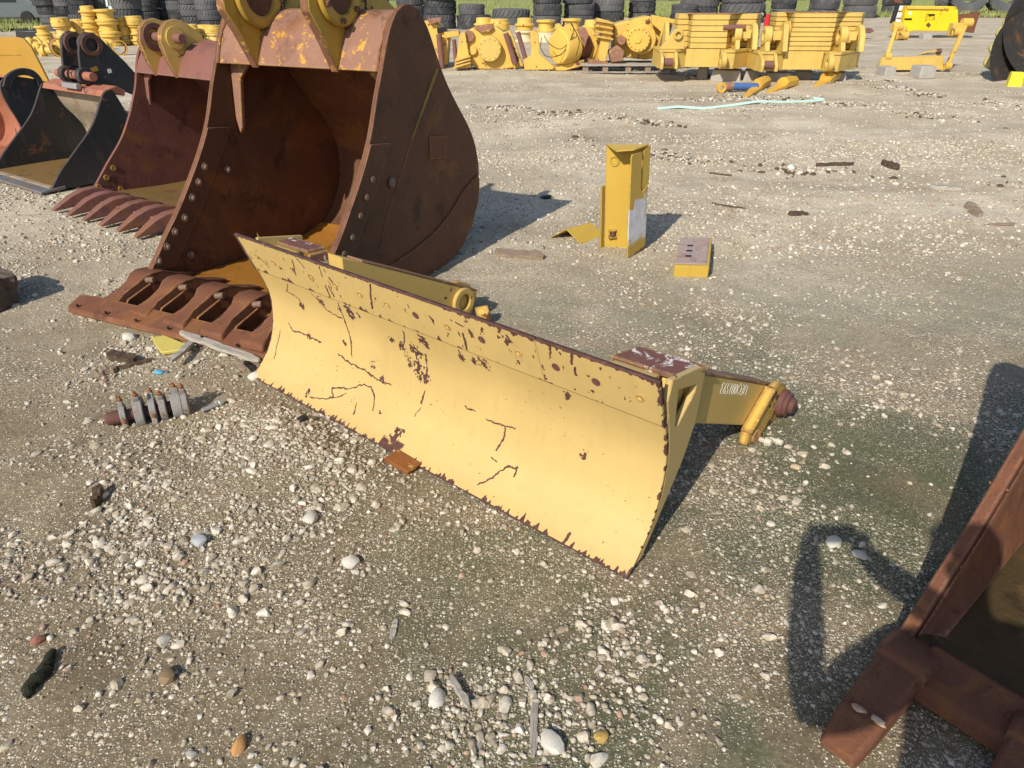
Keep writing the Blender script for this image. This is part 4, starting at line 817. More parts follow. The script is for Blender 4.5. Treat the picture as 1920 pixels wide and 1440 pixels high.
# ---- block with three slots
c0, c1, c2, c3 = at(1262, 518), at(1327, 520), at(1333, 463, .0), at(1274, 464, .0)
bl = thing('slotted_block', 'flat yellow block with a rusty worn top and three slots, alone on the gravel', 'steel block', (c0.x, c0.y, ghz(c0.x, c0.y)-.01)); q = [P3(c-c0) for c in (c0, c1, c2, c3)]
hz_ = Vector((0, 0, .085)); MB().quad_hexa(q+[p+hz_*(1 if i < 2 else .9) for i, p in enumerate(q)]).build('body', M['yellow_post'], bl, .004)
def bil(u, v, dz): return q[0].lerp(q[1], u).lerp(q[3].lerp(q[2], u), v)+hz_*(1-.1*v)+Vector((0, 0, dz))
MB().quad_hexa([bil(u, v, .0005) for u, v in ((.0, .05), (.91, .05), (.91, 1), (0, 1))]+[bil(u, v, .007) for u, v in ((.0, .05), (.91, .05), (.91, 1), (0, 1))]).build('worn_top', M['block_top'], bl, .002)
for v in (.27, .46, .65):
    MB().quad_hexa([bil(a, b, .002) for a, b in ((.26, v), (.44, v), (.44, v+.06), (.26, v+.06))]+[bil(a, b, .0085) for a, b in ((.26, v), (.44, v), (.44, v+.06), (.26, v+.06))]).build('slot', M['black_plastic'], bl)
# ---- camshaft like piece with clamps, and bolt
k0, k1 = at(205, 793, .03), at(352, 762, .035); d_ = (k1-k0); ln = d_.length; cs = thing('clamp_shaft', 'short rusty shaft carrying a row of grey bolted clamps, lying on the gravel', 'shaft', (k0.x, k0.y, ghz(k0.x, k0.y)), math.atan2(d_.y, d_.x))
MB().lathe([(.020, -.01), (.028, .0), (.030, .06), (.026, .07), (.026, ln*.95), (.02, ln*.97)], (0, 0, .035), (1, 0, 0), 16).build('shaft', M['rust_pin'], cs, .002)
for i, (u, r, w, tl) in enumerate(((.20, .045, .022, .1), (.40, .066, .034, -.15), (.57, .050, .026, .5), (.70, .060, .026, -.3), (.88, .062, .040, .1), (.98, .060, .026, -.1))):
    x = ln*u; cl = MB().ring((x-w/2, 0, .04), (x+w/2, 0, .04), r, .027, 22)
    ax = Vector((0, math.sin(tl), math.cos(tl))); cl.box(Vector((x, 0, .04))+ax*(r+.006), (w*.8, .026, .030), (-tl, 0, 0)); cl.box(Vector((x, 0, .04))-ax*(r*.7)+Vector((0, -.03, 0)), (w*.8, .03, .03), (-tl, 0, 0))
    c_ = cl.build('clamp', M['zinc'], cs, .003); MB().lathe([(.012, 0), (.012, .012), (.007, .014), (.007, .024), (0, .024)], Vector((x, 0, .04))+ax*(r+.018), ax, 6).build('clamp_bolt', M['rust_plate'], c_, .0015)
    MB().lathe([(.010, 0), (.010, .014), (0, .016)], Vector((x, -.045, .035)), (0, -1, .3), 6).build('clamp_bolt', M['rust_plate'], c_, .0015)
g0, g1 = at(381, 778, .016), at(416, 762, .02); d_ = g1-g0
bt = thing('loose_bolt', 'loose shiny steel bolt lying beside the clamp shaft', 'bolt', (g0.x, g0.y, ghz(g0.x, g0.y)), math.atan2(d_.y, d_.x))
MB().cyl((0, 0, .014), (d_.length-.012, 0, .016), .010, 12).build('shank', M['steel'], bt, .001); MB().cyl((d_.length-.012, 0, .016), (d_.length+.006, 0, .016), .017, 6).build('head', M['steel'], bt, .002)
# ---- pieces of wood, bark and litter
def splinter(name, label, cat, px0, px1, w, h, mat, z=.0, seed=0, group=None, lift=(0, 0)):
    g = np.random.default_rng(seed); a, b = at(*px0), at(*px1); d = b-a; L = d.length
    o = thing_mesh = MB(); n_ = 9; V = []
    for i in range(n_+1):
        t_ = i/n_; k = min(1, .35+2.2*min(t_, 1-t_)*2)*(1+g.uniform(-.12, .12)); zz = h*(.75+g.uniform(-.15, .25)); yo = g.uniform(-.08, .08)*w; zl = lift[0]*(1-t_)+lift[1]*t_
        V += [(L*t_, -w/2*k+yo, zl), (L*t_, w/2*k+yo, zl), (L*t_, w/2*k*.85+yo, zl+zz), (L*t_, -w/2*k*.9+yo, zl+zz*.9)]
    o.add(V, [(4*i+k, 4*i+(k+1) % 4, 4*i+4+(k+1) % 4, 4*i+4+k) for i in range(n_) for k in range(4)]+[(3, 2, 1, 0), tuple(4*n_+k for k in range(4))])
    ob = o.build(name, mat, None); ob.location = (a.x, a.y, ghz(a.x, a.y)+z-.003); ob.rotation_euler = (g.uniform(-.2, .2), 0, math.atan2(d.y, d.x)); tag(ob, label, cat, group); return ob
splinter('wood_splinter', 'long grey board splinter reaching from the rusty edge plate to the blade corner', 'wood', (348, 656), (490, 699), .045, .022, M['wood_grey'], .02, 1, lift=(.03, .0))
splinter('wood_splinter', 'grey board splinter pointing down and away from the longer one', 'wood', (378, 655), (328, 704), .035, .018, M['wood_grey'], .03, 2)
splinter('wood_splinter', 'short brown stake of wood stuck in the gravel at the blade corner', 'wood', (447, 688), (462, 710), .025, .02, M['wood_tan'], .03, 3)
splinter('wood_scrap', 'dark rotten chunk of wood nearest above the clamp shaft', 'wood', (180, 712), (222, 700), .05, .03, M['wood_tan'], .008, 4)
splinter('wood_scrap', 'thin dark slat of wood beside the rotten chunk', 'wood', (222, 700), (292, 684), .028, .015, M['wood_dark'], .01, 5)
splinter('wood_scrap', 'dark brown clump of bark between the yellow plate and the rotten wood', 'wood', (208, 680), (258, 690), .06, .035, M['wood_dark'], .012, 6)
splinter('wood_scrap', 'upright dark chip of wood casting a shadow, left of the gravel heap', 'wood', (182, 962), (196, 930), .03, .05, M['wood_dark'], .0, 7)
splinter('wood_splinter', 'long straight grey lath of wood nearest the camera', 'wood', (999, 1425), (1003, 1308), .020, .014, M['wood_grey'], .0, 8)
splinter('wood_splinter', 'pale lath of wood lying slanted across white pebbles', 'wood', (880, 1332), (845, 1275), .018, .012, M['wood_grey'], .012, 9)
splinter('wood_splinter', 'small upright looking pale slat of wood, alone left of the white pebbles', 'wood', (735, 1200), (743, 1162), .018, .010, M['wood_grey'], .0, 10)
splinter('wood_splinter', 'short pale wood chip above the long grey lath', 'wood', (984, 1272), (1000, 1296), .016, .01, M['wood_grey'], .004, 11)
splinter('wood_scrap', 'thick grey brown timber offcut on the ground in front of the big bucket shadow', 'wood', (930, 475), (1020, 485), .10, .045, M['wood_tan'], .0, 12)
splinter('wood_scrap', 'thin stick of wood in the open yard beyond the slotted block', 'wood', (1335, 382), (1398, 393), .03, .02, M['wood_dark'], .0, 13)
splinter('wood_scrap', 'small dark clod of bark on the open gravel right of the thin stick', 'wood', (1478, 403), (1514, 402), .07, .03, M['wood_dark'], .0, 14)
splinter('wood_scrap', 'pale weathered plank end far to the right in the yard', 'wood', (1744, 350), (1808, 356), .08, .04, M['wood_grey'], .0, 15)
splinter('wood_scrap', 'splintered dark wood standing in a low heap at the right of the yard', 'wood', (1815, 385), (1835, 408), .08, .05, M['wood_tan'], .0, 16)
splinter('wood_scrap', 'straight thin stick of wood along the gravel at the far right', 'wood', (1845, 424), (1905, 421), .025, .018, M['wood_tan'], .0, 17)
splinter('wood_scrap', 'dark wood strip in the gravel ridge, midway across the yard', 'wood', (1530, 310), (1600, 307), .05, .03, M['wood_dark'], .01, 18)
splinter('wood_scrap', 'chunky dark bark on the gravel ridge beside the dark strip', 'wood', (1655, 305), (1684, 315), .09, .05, M['wood_dark'], .01, 19)
splinter('wood_scrap', 'long thin brown stick under the gravel ridge', 'wood', (1330, 323), (1372, 328), .03, .02, M['wood_dark'], .0, 20)
splinter('wood_scrap', 'broken grey bark strip in front of the yellow tray on arms', 'wood', (1655, 156), (1700, 160), .16, .05, M['wood_grey'], .0, 21)
# rotten log in the near left corner
g0 = at(52, 1312); g1 = at(103, 1228); lg = MB(); d_ = g1-g0
g_ = np.random.default_rng(3); lg.tube([(d_.length*u*1.05, .006*math.sin(u*9)+g_.normal(0, .002), .012+.006*math.sin(u*7)) for u in np.linspace(0, 1, 16)], [.006+.013*math.sin(math.pi*min(1, u*1.15+.06))**.7*(.8+.4*g_.uniform()) for u in np.linspace(0, .8, 16)], 10)
lg = lg.build('rotten_branch', M['mossy'], None, 0, True); lg.location = (g0.x, g0.y, ghz(g0.x, g0.y)-.004); lg.rotation_euler = (0, 0, math.atan2(d_.y, d_.x)); tag(lg, 'short dark mossy branch, rotten, in the near left corner of the gravel', 'branch')
# timber block cut by the left edge of the photo
t0 = at(-60, 570); t1 = at(30, 578); gr_ = [(a, b, c) for a in np.linspace(-.2, .2, 9) for b in np.linspace(-.11, .11, 6) for c in np.linspace(0, .24, 7)]; bm_ = bmesh.new(); bmesh.ops.create_cube(bm_, size=1); bmesh.ops.subdivide_edges(bm_, edges=list(bm_.edges), cuts=9, use_grid_fill=True)
for v_ in bm_.verts:
    p_ = v_.co.copy(); q_ = Vector((p_.x*.40, p_.y*.22, (p_.z+.5)*.24)); nn_ = (fbm(np.array([q_.x*9+q_.z*5]), np.array([q_.y*30+q_.z*7]), 4, 4)[0]-.5); q_ *= 1+.22*nn_; q_.x += .03*nn_; q_.z -= max(0, p_.z)*max(0, p_.x)*.16; v_.co = q_
me_ = bpy.data.meshes.new('timber_block'); bm_.to_mesh(me_); bm_.free(); me_.materials.append(M['wood_dark_block']); tb = bpy.data.objects.new('timber_block', me_); COL.objects.link(tb); tb.location = (t1.x-.235, t1.y+.06, ghz(t1.x-.2, t1.y)-.01); tb.rotation_euler = (R_(-6), R_(3), R_(-28)); tag(tb, 'weathered dark timber block at the left edge, its shadow on the gravel', 'timber block')
# odd bits
def pebble(name, label, cat, px, r, col, mat=None, flat=.6, seed=0):
    b, f = ico(2); g = np.random.default_rng(seed); k = g.normal(size=(9, 3)); k /= np.linalg.norm(k, axis=1)[:, None]; v = b*(1+.05*g.standard_normal((len(b), 1)))
    for kk in k: d = v@kk; v = v-np.outer(np.maximum(d-.80, 0)*.9, kk)
    v = v*np.array([1.15, .85, flat])*r; p = at(*px); o = np_mesh(name, v, f, mat or M['stone'], smooth=False); o.location = (p.x, p.y, ghz(p.x, p.y)+r*flat*.45); o.rotation_euler = (g.uniform(-.3, .3), g.uniform(-.3, .3), g.uniform(0, 6))
    me = o.data; me.polygons.foreach_set('use_smooth', np.ones(len(me.polygons), bool)); me.set_sharp_from_angle(angle=R_(28)); return tag(o, label, cat)
pebble('stone', 'large angular white stone right of the long grey lath', 'stone', (1035, 1398), .034, None, M['stone_white'], .62, 1)
pebble('stone', 'orange stone near the bottom edge, below the mossy branch level', 'stone', (450, 1402), .022, None, M['stone_orange'], .7, 2)
pebble('stone', 'yellow brown stone lying apart, right of the white angular stone', 'stone', (1127, 1388), .019, None, M['stone_ochre'], .8, 3)
pebble('stone', 'upright white stone below the blade near the gravel heap', 'stone', (659, 1062), .027, None, M['stone_white'], .8, 4)
pebble('stone', 'whitish stone a little left of the upright one, by the blade', 'stone', (586, 985), .030, None, M['stone_grey'], .6, 5)
pebble('stone', 'oval pale stone in front of the shadow of the near bucket', 'stone', (1563, 1017), .028, None, M['stone_white'], .5, 6)
pebble('stone', 'flat cream stone under the blade arm, in open gravel', 'stone', (1612, 1040), .024, None, M['stone_grey'], .5, 7)
pebble('stone', 'brick red stone among the left pebbles', 'stone', (72, 1203), .018, None, M['stone_red'], .8, 8)
pebble('stone', 'brown conglomerate stone left of the gravel heap, half dug in', 'stone', (316, 1275), .026, None, M['stone_brown'], .8, 9)
pebble('stone', 'pale stone at the end of the rusty edge plate, beside the yellow plate', 'stone', (247, 646), .040, None, M['stone_grey'], .6, 10)
pebble('stone', 'grey white stone between blade foot and the splinter', 'stone', (478, 705), .034, None, M['stone_white'], .7, 11)
pebble('stone', 'round stone sunk in the near gravel under the bottom white pebbles', 'stone', (820, 1312), .026, None, M['stone_white'], .6, 12)
pebble('plastic_scrap', 'light blue scrap of plastic above the clamp shaft', 'scrap', (300, 708), .022, None, M['blue'], .5, 13)
pebble('plastic_scrap', 'dark blue tiny scrap beside the light blue one', 'scrap', (316, 707), .010, None, M['blue_tape'], .6, 14)
pebble('plastic_scrap', 'crumpled black plastic scrap close to the blade foot', 'scrap', (570, 795), .024, None, M['black_plastic'], .8, 15)
pebble('metal_fitting', 'shiny blue grey metal fitting on the gravel heap', 'fitting', (380, 1028), .030, None, M['zinc_blue'], .7, 16)
pebble('plastic_scrap', 'flat dark rubber scrap on the far edge of the big bucket shadow', 'scrap', (1022, 368), .06, None, M['black_plastic'], .25, 17)
# yellow tear shaped plate
tp = [(287, 642), (312, 640), (345, 653), (357, 655), (354, 664), (305, 668), (294, 655)]; tq = [at(a, b, .03) for a, b in tp]; c_ = tq[0]
yp = MB().prism([((p-c_).x, (p-c_).y) for p in tq], (0, 0, 0), (1, 0, 0), (0, 1, 0), (0, 0, .018)).build('yellow_plate', M['olive_yellow'], None, .004); yp.location = (c_.x, c_.y, ghz(c_.x, c_.y)+.012); yp.rotation_euler = (R_(6), R_(-3), 0)
tag(yp, 'small dull yellow tear shaped plate at the front of the rusty edge plate', 'steel plate')
# mint strap in the yard
ms = MB(); pts = [(1232, 208), (1270, 205), (1320, 206), (1370, 202), (1420, 198), (1470, 195), (1510, 191), (1546, 187), (1546, 183), (1525, 182)]; pts = [at(a, b) for a, b in pts]; c_ = pts[0].copy()
V = []
for i, p in enumerate(pts):
    z = ghz(p.x, p.y)+.012+.012*math.sin(i*2.1); w_ = .030
    V += [(p.x-c_.x, p.y-c_.y-w_, z), (p.x-c_.x, p.y-c_.y+w_, z+.02), (p.x-c_.x, p.y-c_.y+w_, z+.026), (p.x-c_.x, p.y-c_.y-w_, z+.006)]
n_ = len(pts)-1; ms.add(V, [(4*i+k, 4*i+(k+1) % 4, 4*i+4+(k+1) % 4, 4*i+4+k) for i in range(n_) for k in range(4)]+[(3, 2, 1, 0), tuple(4*n_+k for k in range(4))]); ms = ms.build('strap', M['mint'], None); ms.location = (c_.x, c_.y, 0); tag(ms, 'pale mint green plastic strap stretched across the far gravel', 'strap')

# ================================================================== YARD BEHIND: helpers that lay out a shape from pixels at a real depth
def fr(x0, y0, z=0.0): o = at(x0, y0, z); return Vector((o.x, o.y, 0))
class PX(MB):
    """shapes whose outline is measured in the photo, on a plane at depth yd in front of / behind the origin"""
    def __init__(s, o): super().__init__(); s.o = o
    def p(s, px, py, yd=0.0): return hit(s.o, 0, px, py, 1, yd)
    def pl(s, pts, yd, dep, lean=0.0):
        q = [s.p(a, b, yd) for a, b in pts]; n = len(q); B = [p+Vector((dep*lean, dep, 0)) for p in q]
        return s.add(q+B, [tuple(range(n-1, -1, -1)), tuple(range(n, 2*n))]+[(i, (i+1) % n, n+(i+1) % n, n+i) for i in range(n)])
    def disc(s, px, py, yd, rpx, dep, axis=(0, 1, 0), seg=28, prof=None):
        c = s.p(px, py, yd); r = (s.p(px+rpx, py, yd)-c).length
        return s.lathe(prof(r) if prof else [(r*.97, 0), (r, dep*.1), (r, dep)], c, axis, seg)
    def pipe(s, a, b, yd, rpx, yd2=None, seg=14):
        p, q = s.p(*a, yd), s.p(*b, yd if yd2 is None else yd2); return s.cyl(p, q, (s.p(a[0]+rpx, a[1], yd)-p).length, seg)
YW = M['yellow_worn']
# ---- machine A, half hidden by the big bucket
o = fr(825, 126); t = thing('winch', 'worn yellow machine housing with two brown upright pipes, half hidden by the big bucket', 'winch', o)
PX(o).pl([(780, 42), (812, 38), (826, 50), (842, 66), (838, 122), (826, 127), (800, 127), (780, 126)], .12, .7).build('housing', YW, t, .02)
PX(o).pl([(800, 36), (826, 33), (828, 40), (806, 46)], .0, .5).build('top_flange', M['rust_box'], t, .01)
PX(o).pl([(819, 52), (836, 50), (838, 60), (820, 62)], .06, .08).build('port', M['black_plastic'], t, .01)
PX(o).pl([(832, 60), (860, 58), (862, 68), (836, 72)], .05, .4).build('bracket', YW, t, .01)
for a, b, r in (((823, 64), (829, 127), 5.5), ((851, 74), (856, 122), 4.2)): PX(o).pipe(a, b, -.02, r).build('pipe', M['pipe_brown'], t, .004)
# ---- machine B
o = fr(905, 131); t = thing('winch', 'worn yellow gear housing with a round cover and two slanting brown pipes, lying tilted', 'winch', o)
PX(o).pl([(862, 64), (872, 60), (884, 127), (850, 130), (856, 108)], .0, .5).build('side_frame', YW, t, .015)
PX(o).pl([(868, 62), (892, 50), (932, 50), (952, 66), (975, 126), (940, 131), (898, 130), (878, 118)], .18, .55).build('housing', YW, t, .03)
PX(o).disc(918, 92, -.02, 22, .25).build('round_cover', M['yellow_clean'], t, .012)
cov = [c for c in t.children if c.name.startswith('round_cover')][0]
for k in range(12):
    th = k*math.pi/6; PX(o).disc(918+19*math.cos(th), 92-19*math.sin(th), -.035, 1.1, .03, seg=6).build('cover_bolt', YW, cov)
PX(o).disc(879, 68, .10, 10, .12).build('small_flange', M['rust_box'], t, .01); PX(o).disc(886, 95, .10, 8, .12).build('small_flange', YW, t, .01)
PX(o).pl([(888, 50), (922, 45), (926, 52), (918, 60), (902, 62)], .1, .4).build('top_bracket', M['rust_box'], t, .01)
for a, b, r in (((948, 62), (967, 121), 5.0), ((971, 60), (985, 110), 4.4)): PX(o).pipe(a, b, -.05, r).build('pipe', M['pipe_brown'], t, .004)
PX(o).pl([(940, 62), (958, 58), (982, 124), (964, 130)], .06, .35).build('pipe_plate', YW, t, .015)
for k in range(3): PX(o).pl([(852, 112+k*6), (882, 104+k*6), (883, 107+k*6), (854, 116+k*6)], -.1, .3).build('fin', YW, t, .004)
# ---- machine C with the drum
o = fr(1040, 133); t = thing('winch', 'yellow cable winch with a brown drum and loose thin hoses hanging over its cover', 'winch', o)
PX(o).pl([(983, 132), (982, 112), (996, 104), (994, 60), (1002, 56), (1010, 64), (1012, 100), (1040, 126), (1036, 131)], .0, .12).build('end_plate', YW, t, .012)
ax = Vector((.80, .60, 0)).normalized(); w = PX(o); c = w.p(1048, 88, .1)
MB().lathe([(.10, -.03), (.34, -.02), (.36, .02), (.37, .38), (.33, .42)], c, ax, 32).build('gear_housing', M['yellow'], t, .012)
MB().lathe([(.28, .0), (.27, .10), (.30, .14), (.26, .2), (.29, .26), (.24, .38)], c+ax*.42, ax, 26).build('drum', M['pipe_brown'], t, .01)
MB().lathe([(.36, 0), (.36, .12), (.30, .14)], c+ax*.80, ax, 28).build('drum_flange', M['yellow'], t, .01)
PX(o).pl([(1012, 120), (1046, 124), (1096, 112), (1098, 122), (1060, 133), (1020, 132)], .1, .4).build('base', YW, t, .015)
PX(o).pl([(1040, 56), (1042, 46), (1050, 44), (1056, 52), (1066, 44), (1075, 44), (1076, 58)], .15, .3).build('valve_block', YW, t, .01)
PX(o).pl([(1082, 54), (1098, 52), (1104, 66), (1096, 90), (1088, 70)], .0, .2).build('torn_cover', M['rust_box'], t, .01)
for pts in ([(1016, 70), (1014, 90), (1026, 106), (1048, 104), (1064, 88), (1074, 62)], [(1020, 66), (1030, 82), (1050, 92), (1066, 80), (1076, 58), (1070, 42), (1062, 44)], [(1070, 44), (1080, 60), (1086, 80), (1080, 104)]):
    w = PX(o); w.tube(resample3([w.p(a, b, -.20+.02*i) for i, (a, b) in enumerate(pts)], 22), .008, 6); w.build('hose', M['black_plastic'], t, smooth=True)
# ---- pallet and gearbox on it
o = fr(1180, 136); pal = thing('pallet', 'weathered wooden pallet under the rusty yellow gearbox', 'pallet', o)
for k, yy in enumerate((0, .25, .5, .75, 1.0)): 
    w = PX(o); a, b = w.p(1090, 122, 0), w.p(1275, 122, 0); w.box(((a.x+b.x)/2, yy, .145), (b.x-a.x, .12, .022)); w.build('deck_board', M['wood_grey'], pal, .003)
for px in (1098, 1135, 1178, 1215, 1262):
    for yy in (.05, .95): w = PX(o); a = w.p(px, 130, 0); w.box((a.x, yy, .070), (.12, .14, .125)).build('block', M['wood_tan'], pal, .004)
for yy in (.0, 1.0): w = PX(o); a, b = w.p(1092, 134, 0), w.p(1272, 134, 0); w.box(((a.x+b.x)/2, yy+.02, .012-.004), (b.x-a.x, .10, .018)).build('bottom_board', M['wood_grey'], pal, .003)
o2 = fr(1190, 134); t = thing('gearbox', 'rusty yellow gearbox with a big bolted round cover, sitting on the pallet', 'gearbox', o2)
PX(o2).pl([(1118, 118), (1135, 120), (1152, 42), (1122, 34), (1118, 52), (1130, 56)], .1, .5).build('side_frame', YW, t, .015)
for k in range(4): PX(o2).pl([(1116, 36+k*10), (1150, 42+k*10), (1150, 46+k*10), (1116, 40+k*10)], .02, .3).build('fin', YW, t, .006)
PX(o2).pl([(1104, 112), (1140, 116), (1140, 121), (1104, 120)], .0, .5).build('foot', M['rust_box'], t, .01)
PX(o2).pl([(1152, 46), (1180, 38), (1216, 30), (1244, 38), (1256, 44), (1238, 108), (1210, 112), (1150, 106)], .3, .6).build('housing', YW, t, .03)
PX(o2).disc(1205, 74, .02, 26, .4).build('cover_flange', M['yellow'], t, .015); cv = PX(o2).disc(1198, 74, -.08, 22, .2).build('round_cover', M['yellow'], t, .012); PX(o2).disc(1196, 74, -.10, 7, .06).build('hub_boss', M['yellow'], cv, .006)
for k in range(16):
    th = k*math.pi/8; PX(o2).disc(1198+19.5*math.cos(th), 74-19.5*math.sin(th), -.10, 1.2, .03, seg=6).build('cover_bolt', YW, cv)
PX(o2).disc(1166, 76, .0, 8, .25).build('side_port', M['rust_box'], t, .01); PX(o2).disc(1173, 66, .05, 6, .2).build('side_port', M['yellow'], t, .01); PX(o2).pl([(1142, 96), (1158, 84), (1172, 96), (1168, 116), (1146, 118)], .05, .3).build('lower_casting', M['rust_box'], t, .03)
PX(o2).pl([(1222, 28), (1276, 38), (1272, 46), (1262, 44), (1244, 108), (1228, 110), (1240, 60), (1222, 44)], .05, .12).build('end_frame', M['yellow'], t, .012)
PX(o2).pipe((1254, 42), (1236, 108), -.02, 6.5).build('roller', M['pipe_brown'], t, .004); PX(o2).pipe((1274, 40), (1266, 62), .1, 4.5).build('roller', M['pipe_brown'], t, .004)
# ---- concrete blocks
def cblock(px, py, w, d, h, rz, label):
    p = at(px, py); b = MB().box((0, 0, h/2), (w, d, h), None, .90).build('concrete_block', M['concrete'], None, .02, seg=3); b.location = (p.x, p.y+d/2, ghz(p.x, p.y)-.02); b.rotation_euler = (0, 0, rz); return tag(b, label, 'concrete block', 'concrete blocks under the yellow weights')
cblock(1200, 120, .40, .3, .30, .1, 'grey stone block holding up the gearbox on the pallet').location.z = .155
cblock(1322, 143, .22, .4, .24, -.3, 'narrow pale block at the left under the first stack of yellow weights')
cblock(1368, 147, .62, .5, .24, -.35, 'wide block with an orange paint mark under the first stack of yellow weights')
cblock(1415, 146, .34, .4, .22, -.3, 'concrete block under the left lug of the second stack of yellow weights')
cblock(1463, 150, .50, .4, .20, -.2, 'irregular concrete block in the middle under the second stack of yellow weights')
cblock(1512, 148, .36, .4, .22, -.3, 'concrete block below the right lug of the second stack of yellow weights')
cblock(1570, 150, .46, .4, .20, -.3, 'concrete block under the far corner of the second stack of yellow weights')
cblock(1668, 141, .26, .4, .22, .1, 'rough block under the left end of the yellow tray'); cblock(1737, 147, .36, .4, .24, .1, 'larger rough block under the middle of the yellow tray')
mk = at(1366, 143); 
# ---- counterweight carriers with stacked slabs
def counterweight(px, py, yaw, n, hs, label, hw, zb, kind):
    p = at(px, py, zb); t = thing('counterweight', label, 'counterweight', (p.x, p.y, 0), yaw, 'stacked yellow counterweights'); Y = M['yellow_clean']; Z = Vector((0, 0, 1))
    def plan(pts, z0, z1, name, bev=.008, mat=Y, par=t): return MB().prism(pts, (0, 0, z0), (1, 0, 0), (0, 1, 0), (0, 0, z1-z0)).build(name, mat, par, bev)
    plan([(-hw-.06, .0), (hw-.1, .0), (hw-.1, .5), (-hw-.06, .5)], zb, zb+.335, 'front_panel')
    lb = [(-hw-.62, -.18), (-hw-.30, -.18), (-hw-.06, .02), (-hw-.06, .8), (-hw-.62, .8)]; rb = [(hw-.08, -.26), (hw+.14, -.26), (hw+.84, .62), (hw+.60, .80), (hw-.08, .5)]
    def grow(q, k): c = np.mean(q, axis=0); return [tuple(np.array(v)+(np.array(v)-c)/np.linalg.norm(np.array(v)-c)*k) for v in q]
    for q in (lb, rb):
        plan(q, zb+.03, zb+.29, 'side_beam'); plan(grow(q, .022), zb+.288, zb+.335, 'beam_cap', .005); plan(grow(q, .022), zb-.005, zb+.036, 'beam_foot', .005)
    # left front ear with a pin, right front ear with an eye
    x = -hw-.52
    MB().yz([(-.52, zb+.0), (-.55, zb+.12), (-.50, zb+.22), (-.30, zb+.30), (-.21, zb+.30), (-.21, zb+.0)], x-.10, x-.04).build('front_ear', Y, t, .008)
    MB().yz([(-.42, zb+.0), (-.42, zb+.10), (-.21, zb+.30), (-.205, zb+.0)], x+.20, x+.26).build('front_ear', Y, t, .008); MB().cyl((x-.08, -.40, zb+.12), (x+.16, -.40, zb+.12), .075, 18).build('ear_pin', M['pipe_brown'], t, .005)
    x = hw-.16
    MB().ring((x, -.42, zb+.16), (x+.10, -.42, zb+.16), .15, .065, 26).build('front_eye', Y, t, .008); MB().yz([(-.44, zb), (-.30, zb+.05), (-.24, zb+.32), (-.26, zb+.02), (-.20, zb-.01)], x+.02, x+.08).build('front_ear', Y, t, .006)
    # lugs standing on the beams
    def lugs(x, y, full):
        MB().ring((x-.20, y, zb+.60), (x-.06, y, zb+.60), .17, .085, 28).build('lug_boss', Y, t, .012)
        MB().box((x+.04, y, zb+.60), (.20, .14, .16)).build('lug_bridge', Y, t, .01); MB().yz([(y-.22, zb+.335), (y+.24, zb+.335), (y+.14, zb+.56), (y-.10, zb+.56)], x-.17, x-.08).build('lug_plate', Y, t, .008)
        arch = [(y-.30, zb+.335), (y-.22, zb+.62), (y-.10, zb+.76), (y+.02, zb+.80), (y+.12, zb+.74), (y+.2, zb+.55), (y+.26, zb+.335), (y+.18, zb+.335), (y+.12, zb+.55), (y+.02, zb+.68), (y-.09, zb+.62), (y-.2, zb+.335)] if full else [(y-.30, zb+.335), (y-.12, zb+.80), (y, zb+.84), (y+.12, zb+.78), (y+.26, zb+.335)]
        MB().yz(arch, x+.14, x+.24).build('lug_arch', Y, t, .010)
    lugs(hw+.34, .10, True)
    if kind == 0:
        MB().yz([(-.12, zb+.337), (.46, zb+.337), (.46, zb+.62), (.38, zb+.78), (.22, zb+.82), (.04, zb+.62)], -hw-.50, -hw-.42).build('lug_plate', Y, t, .01)
        MB().prism([(-hw-.62, zb+.337), (-hw-.12, zb+.337), (-hw-.12, zb+.56), (-hw-.20, zb+.70), (-hw-.34, zb+.70)], (0, -.14, 0), (1, 0, 0), (0, 0, 1), (0, .07, 0)).build('side_lug', Y, t, .01)
        MB().ring((-hw-.28, -.20, zb+.60), (-hw-.28, -.142, zb+.60), .09, .05, 22).build('side_lug_boss', Y, t, .006); MB().cyl((hw-.10, .02, zb+.72), (hw+.34, .02, zb+.72), .055, 16).build('lug_pin', M['pipe_brown'], t, .004)
    else:
        lugs(-hw-.30, .12, False); MB().prism([(-hw-.24, zb+.60), (-hw-.02, zb+.86), (-hw+.03, zb+.72), (-hw-.02, zb+.5)], (0, .10, 0), (1, 0, 0), (0, 0, 1), (0, .3, 0)).build('guard_plate', Y, t, .01)
    z = zb+.340
    for k in range(n):
        g = random.uniform(-.010, .010); w_ = hw-.0*k; pl_ = [(-hw-.22, .42), (-hw, .42), (-hw, .0), (hw, .0), (hw+.22, .42), (hw+.64, .42), (hw+.86, .88), (-hw-.22, .88)]
        MB().prism([(a+g, b+g*.6) for a, b in pl_], (0, 0, z+.004), (1, 0, 0), (0, 1, 0), (0, 0, hs-.008)).build('weight_slab', Y, t, .007); z += hs
    MB().prism([(-hw-.1, .1), (hw, .05), (hw+.5, .6), (-hw, .7)], (0, 0, z+.001), (1, 0, 0), (0, 1, 0), (0, 0, .012)).build('rust_film', M['rust_box'], t, .003)
    return t
counterweight(1322, 126, R_(-3), 6, .102, 'stack of six yellow counterweight slabs on a lug frame, beside the pallet', .36, .22, 0)
counterweight(1510, 131, R_(-3), 8, .082, 'stack of eight yellow counterweight slabs on a lug frame, beside the yellow tray', .40, .21, 1)
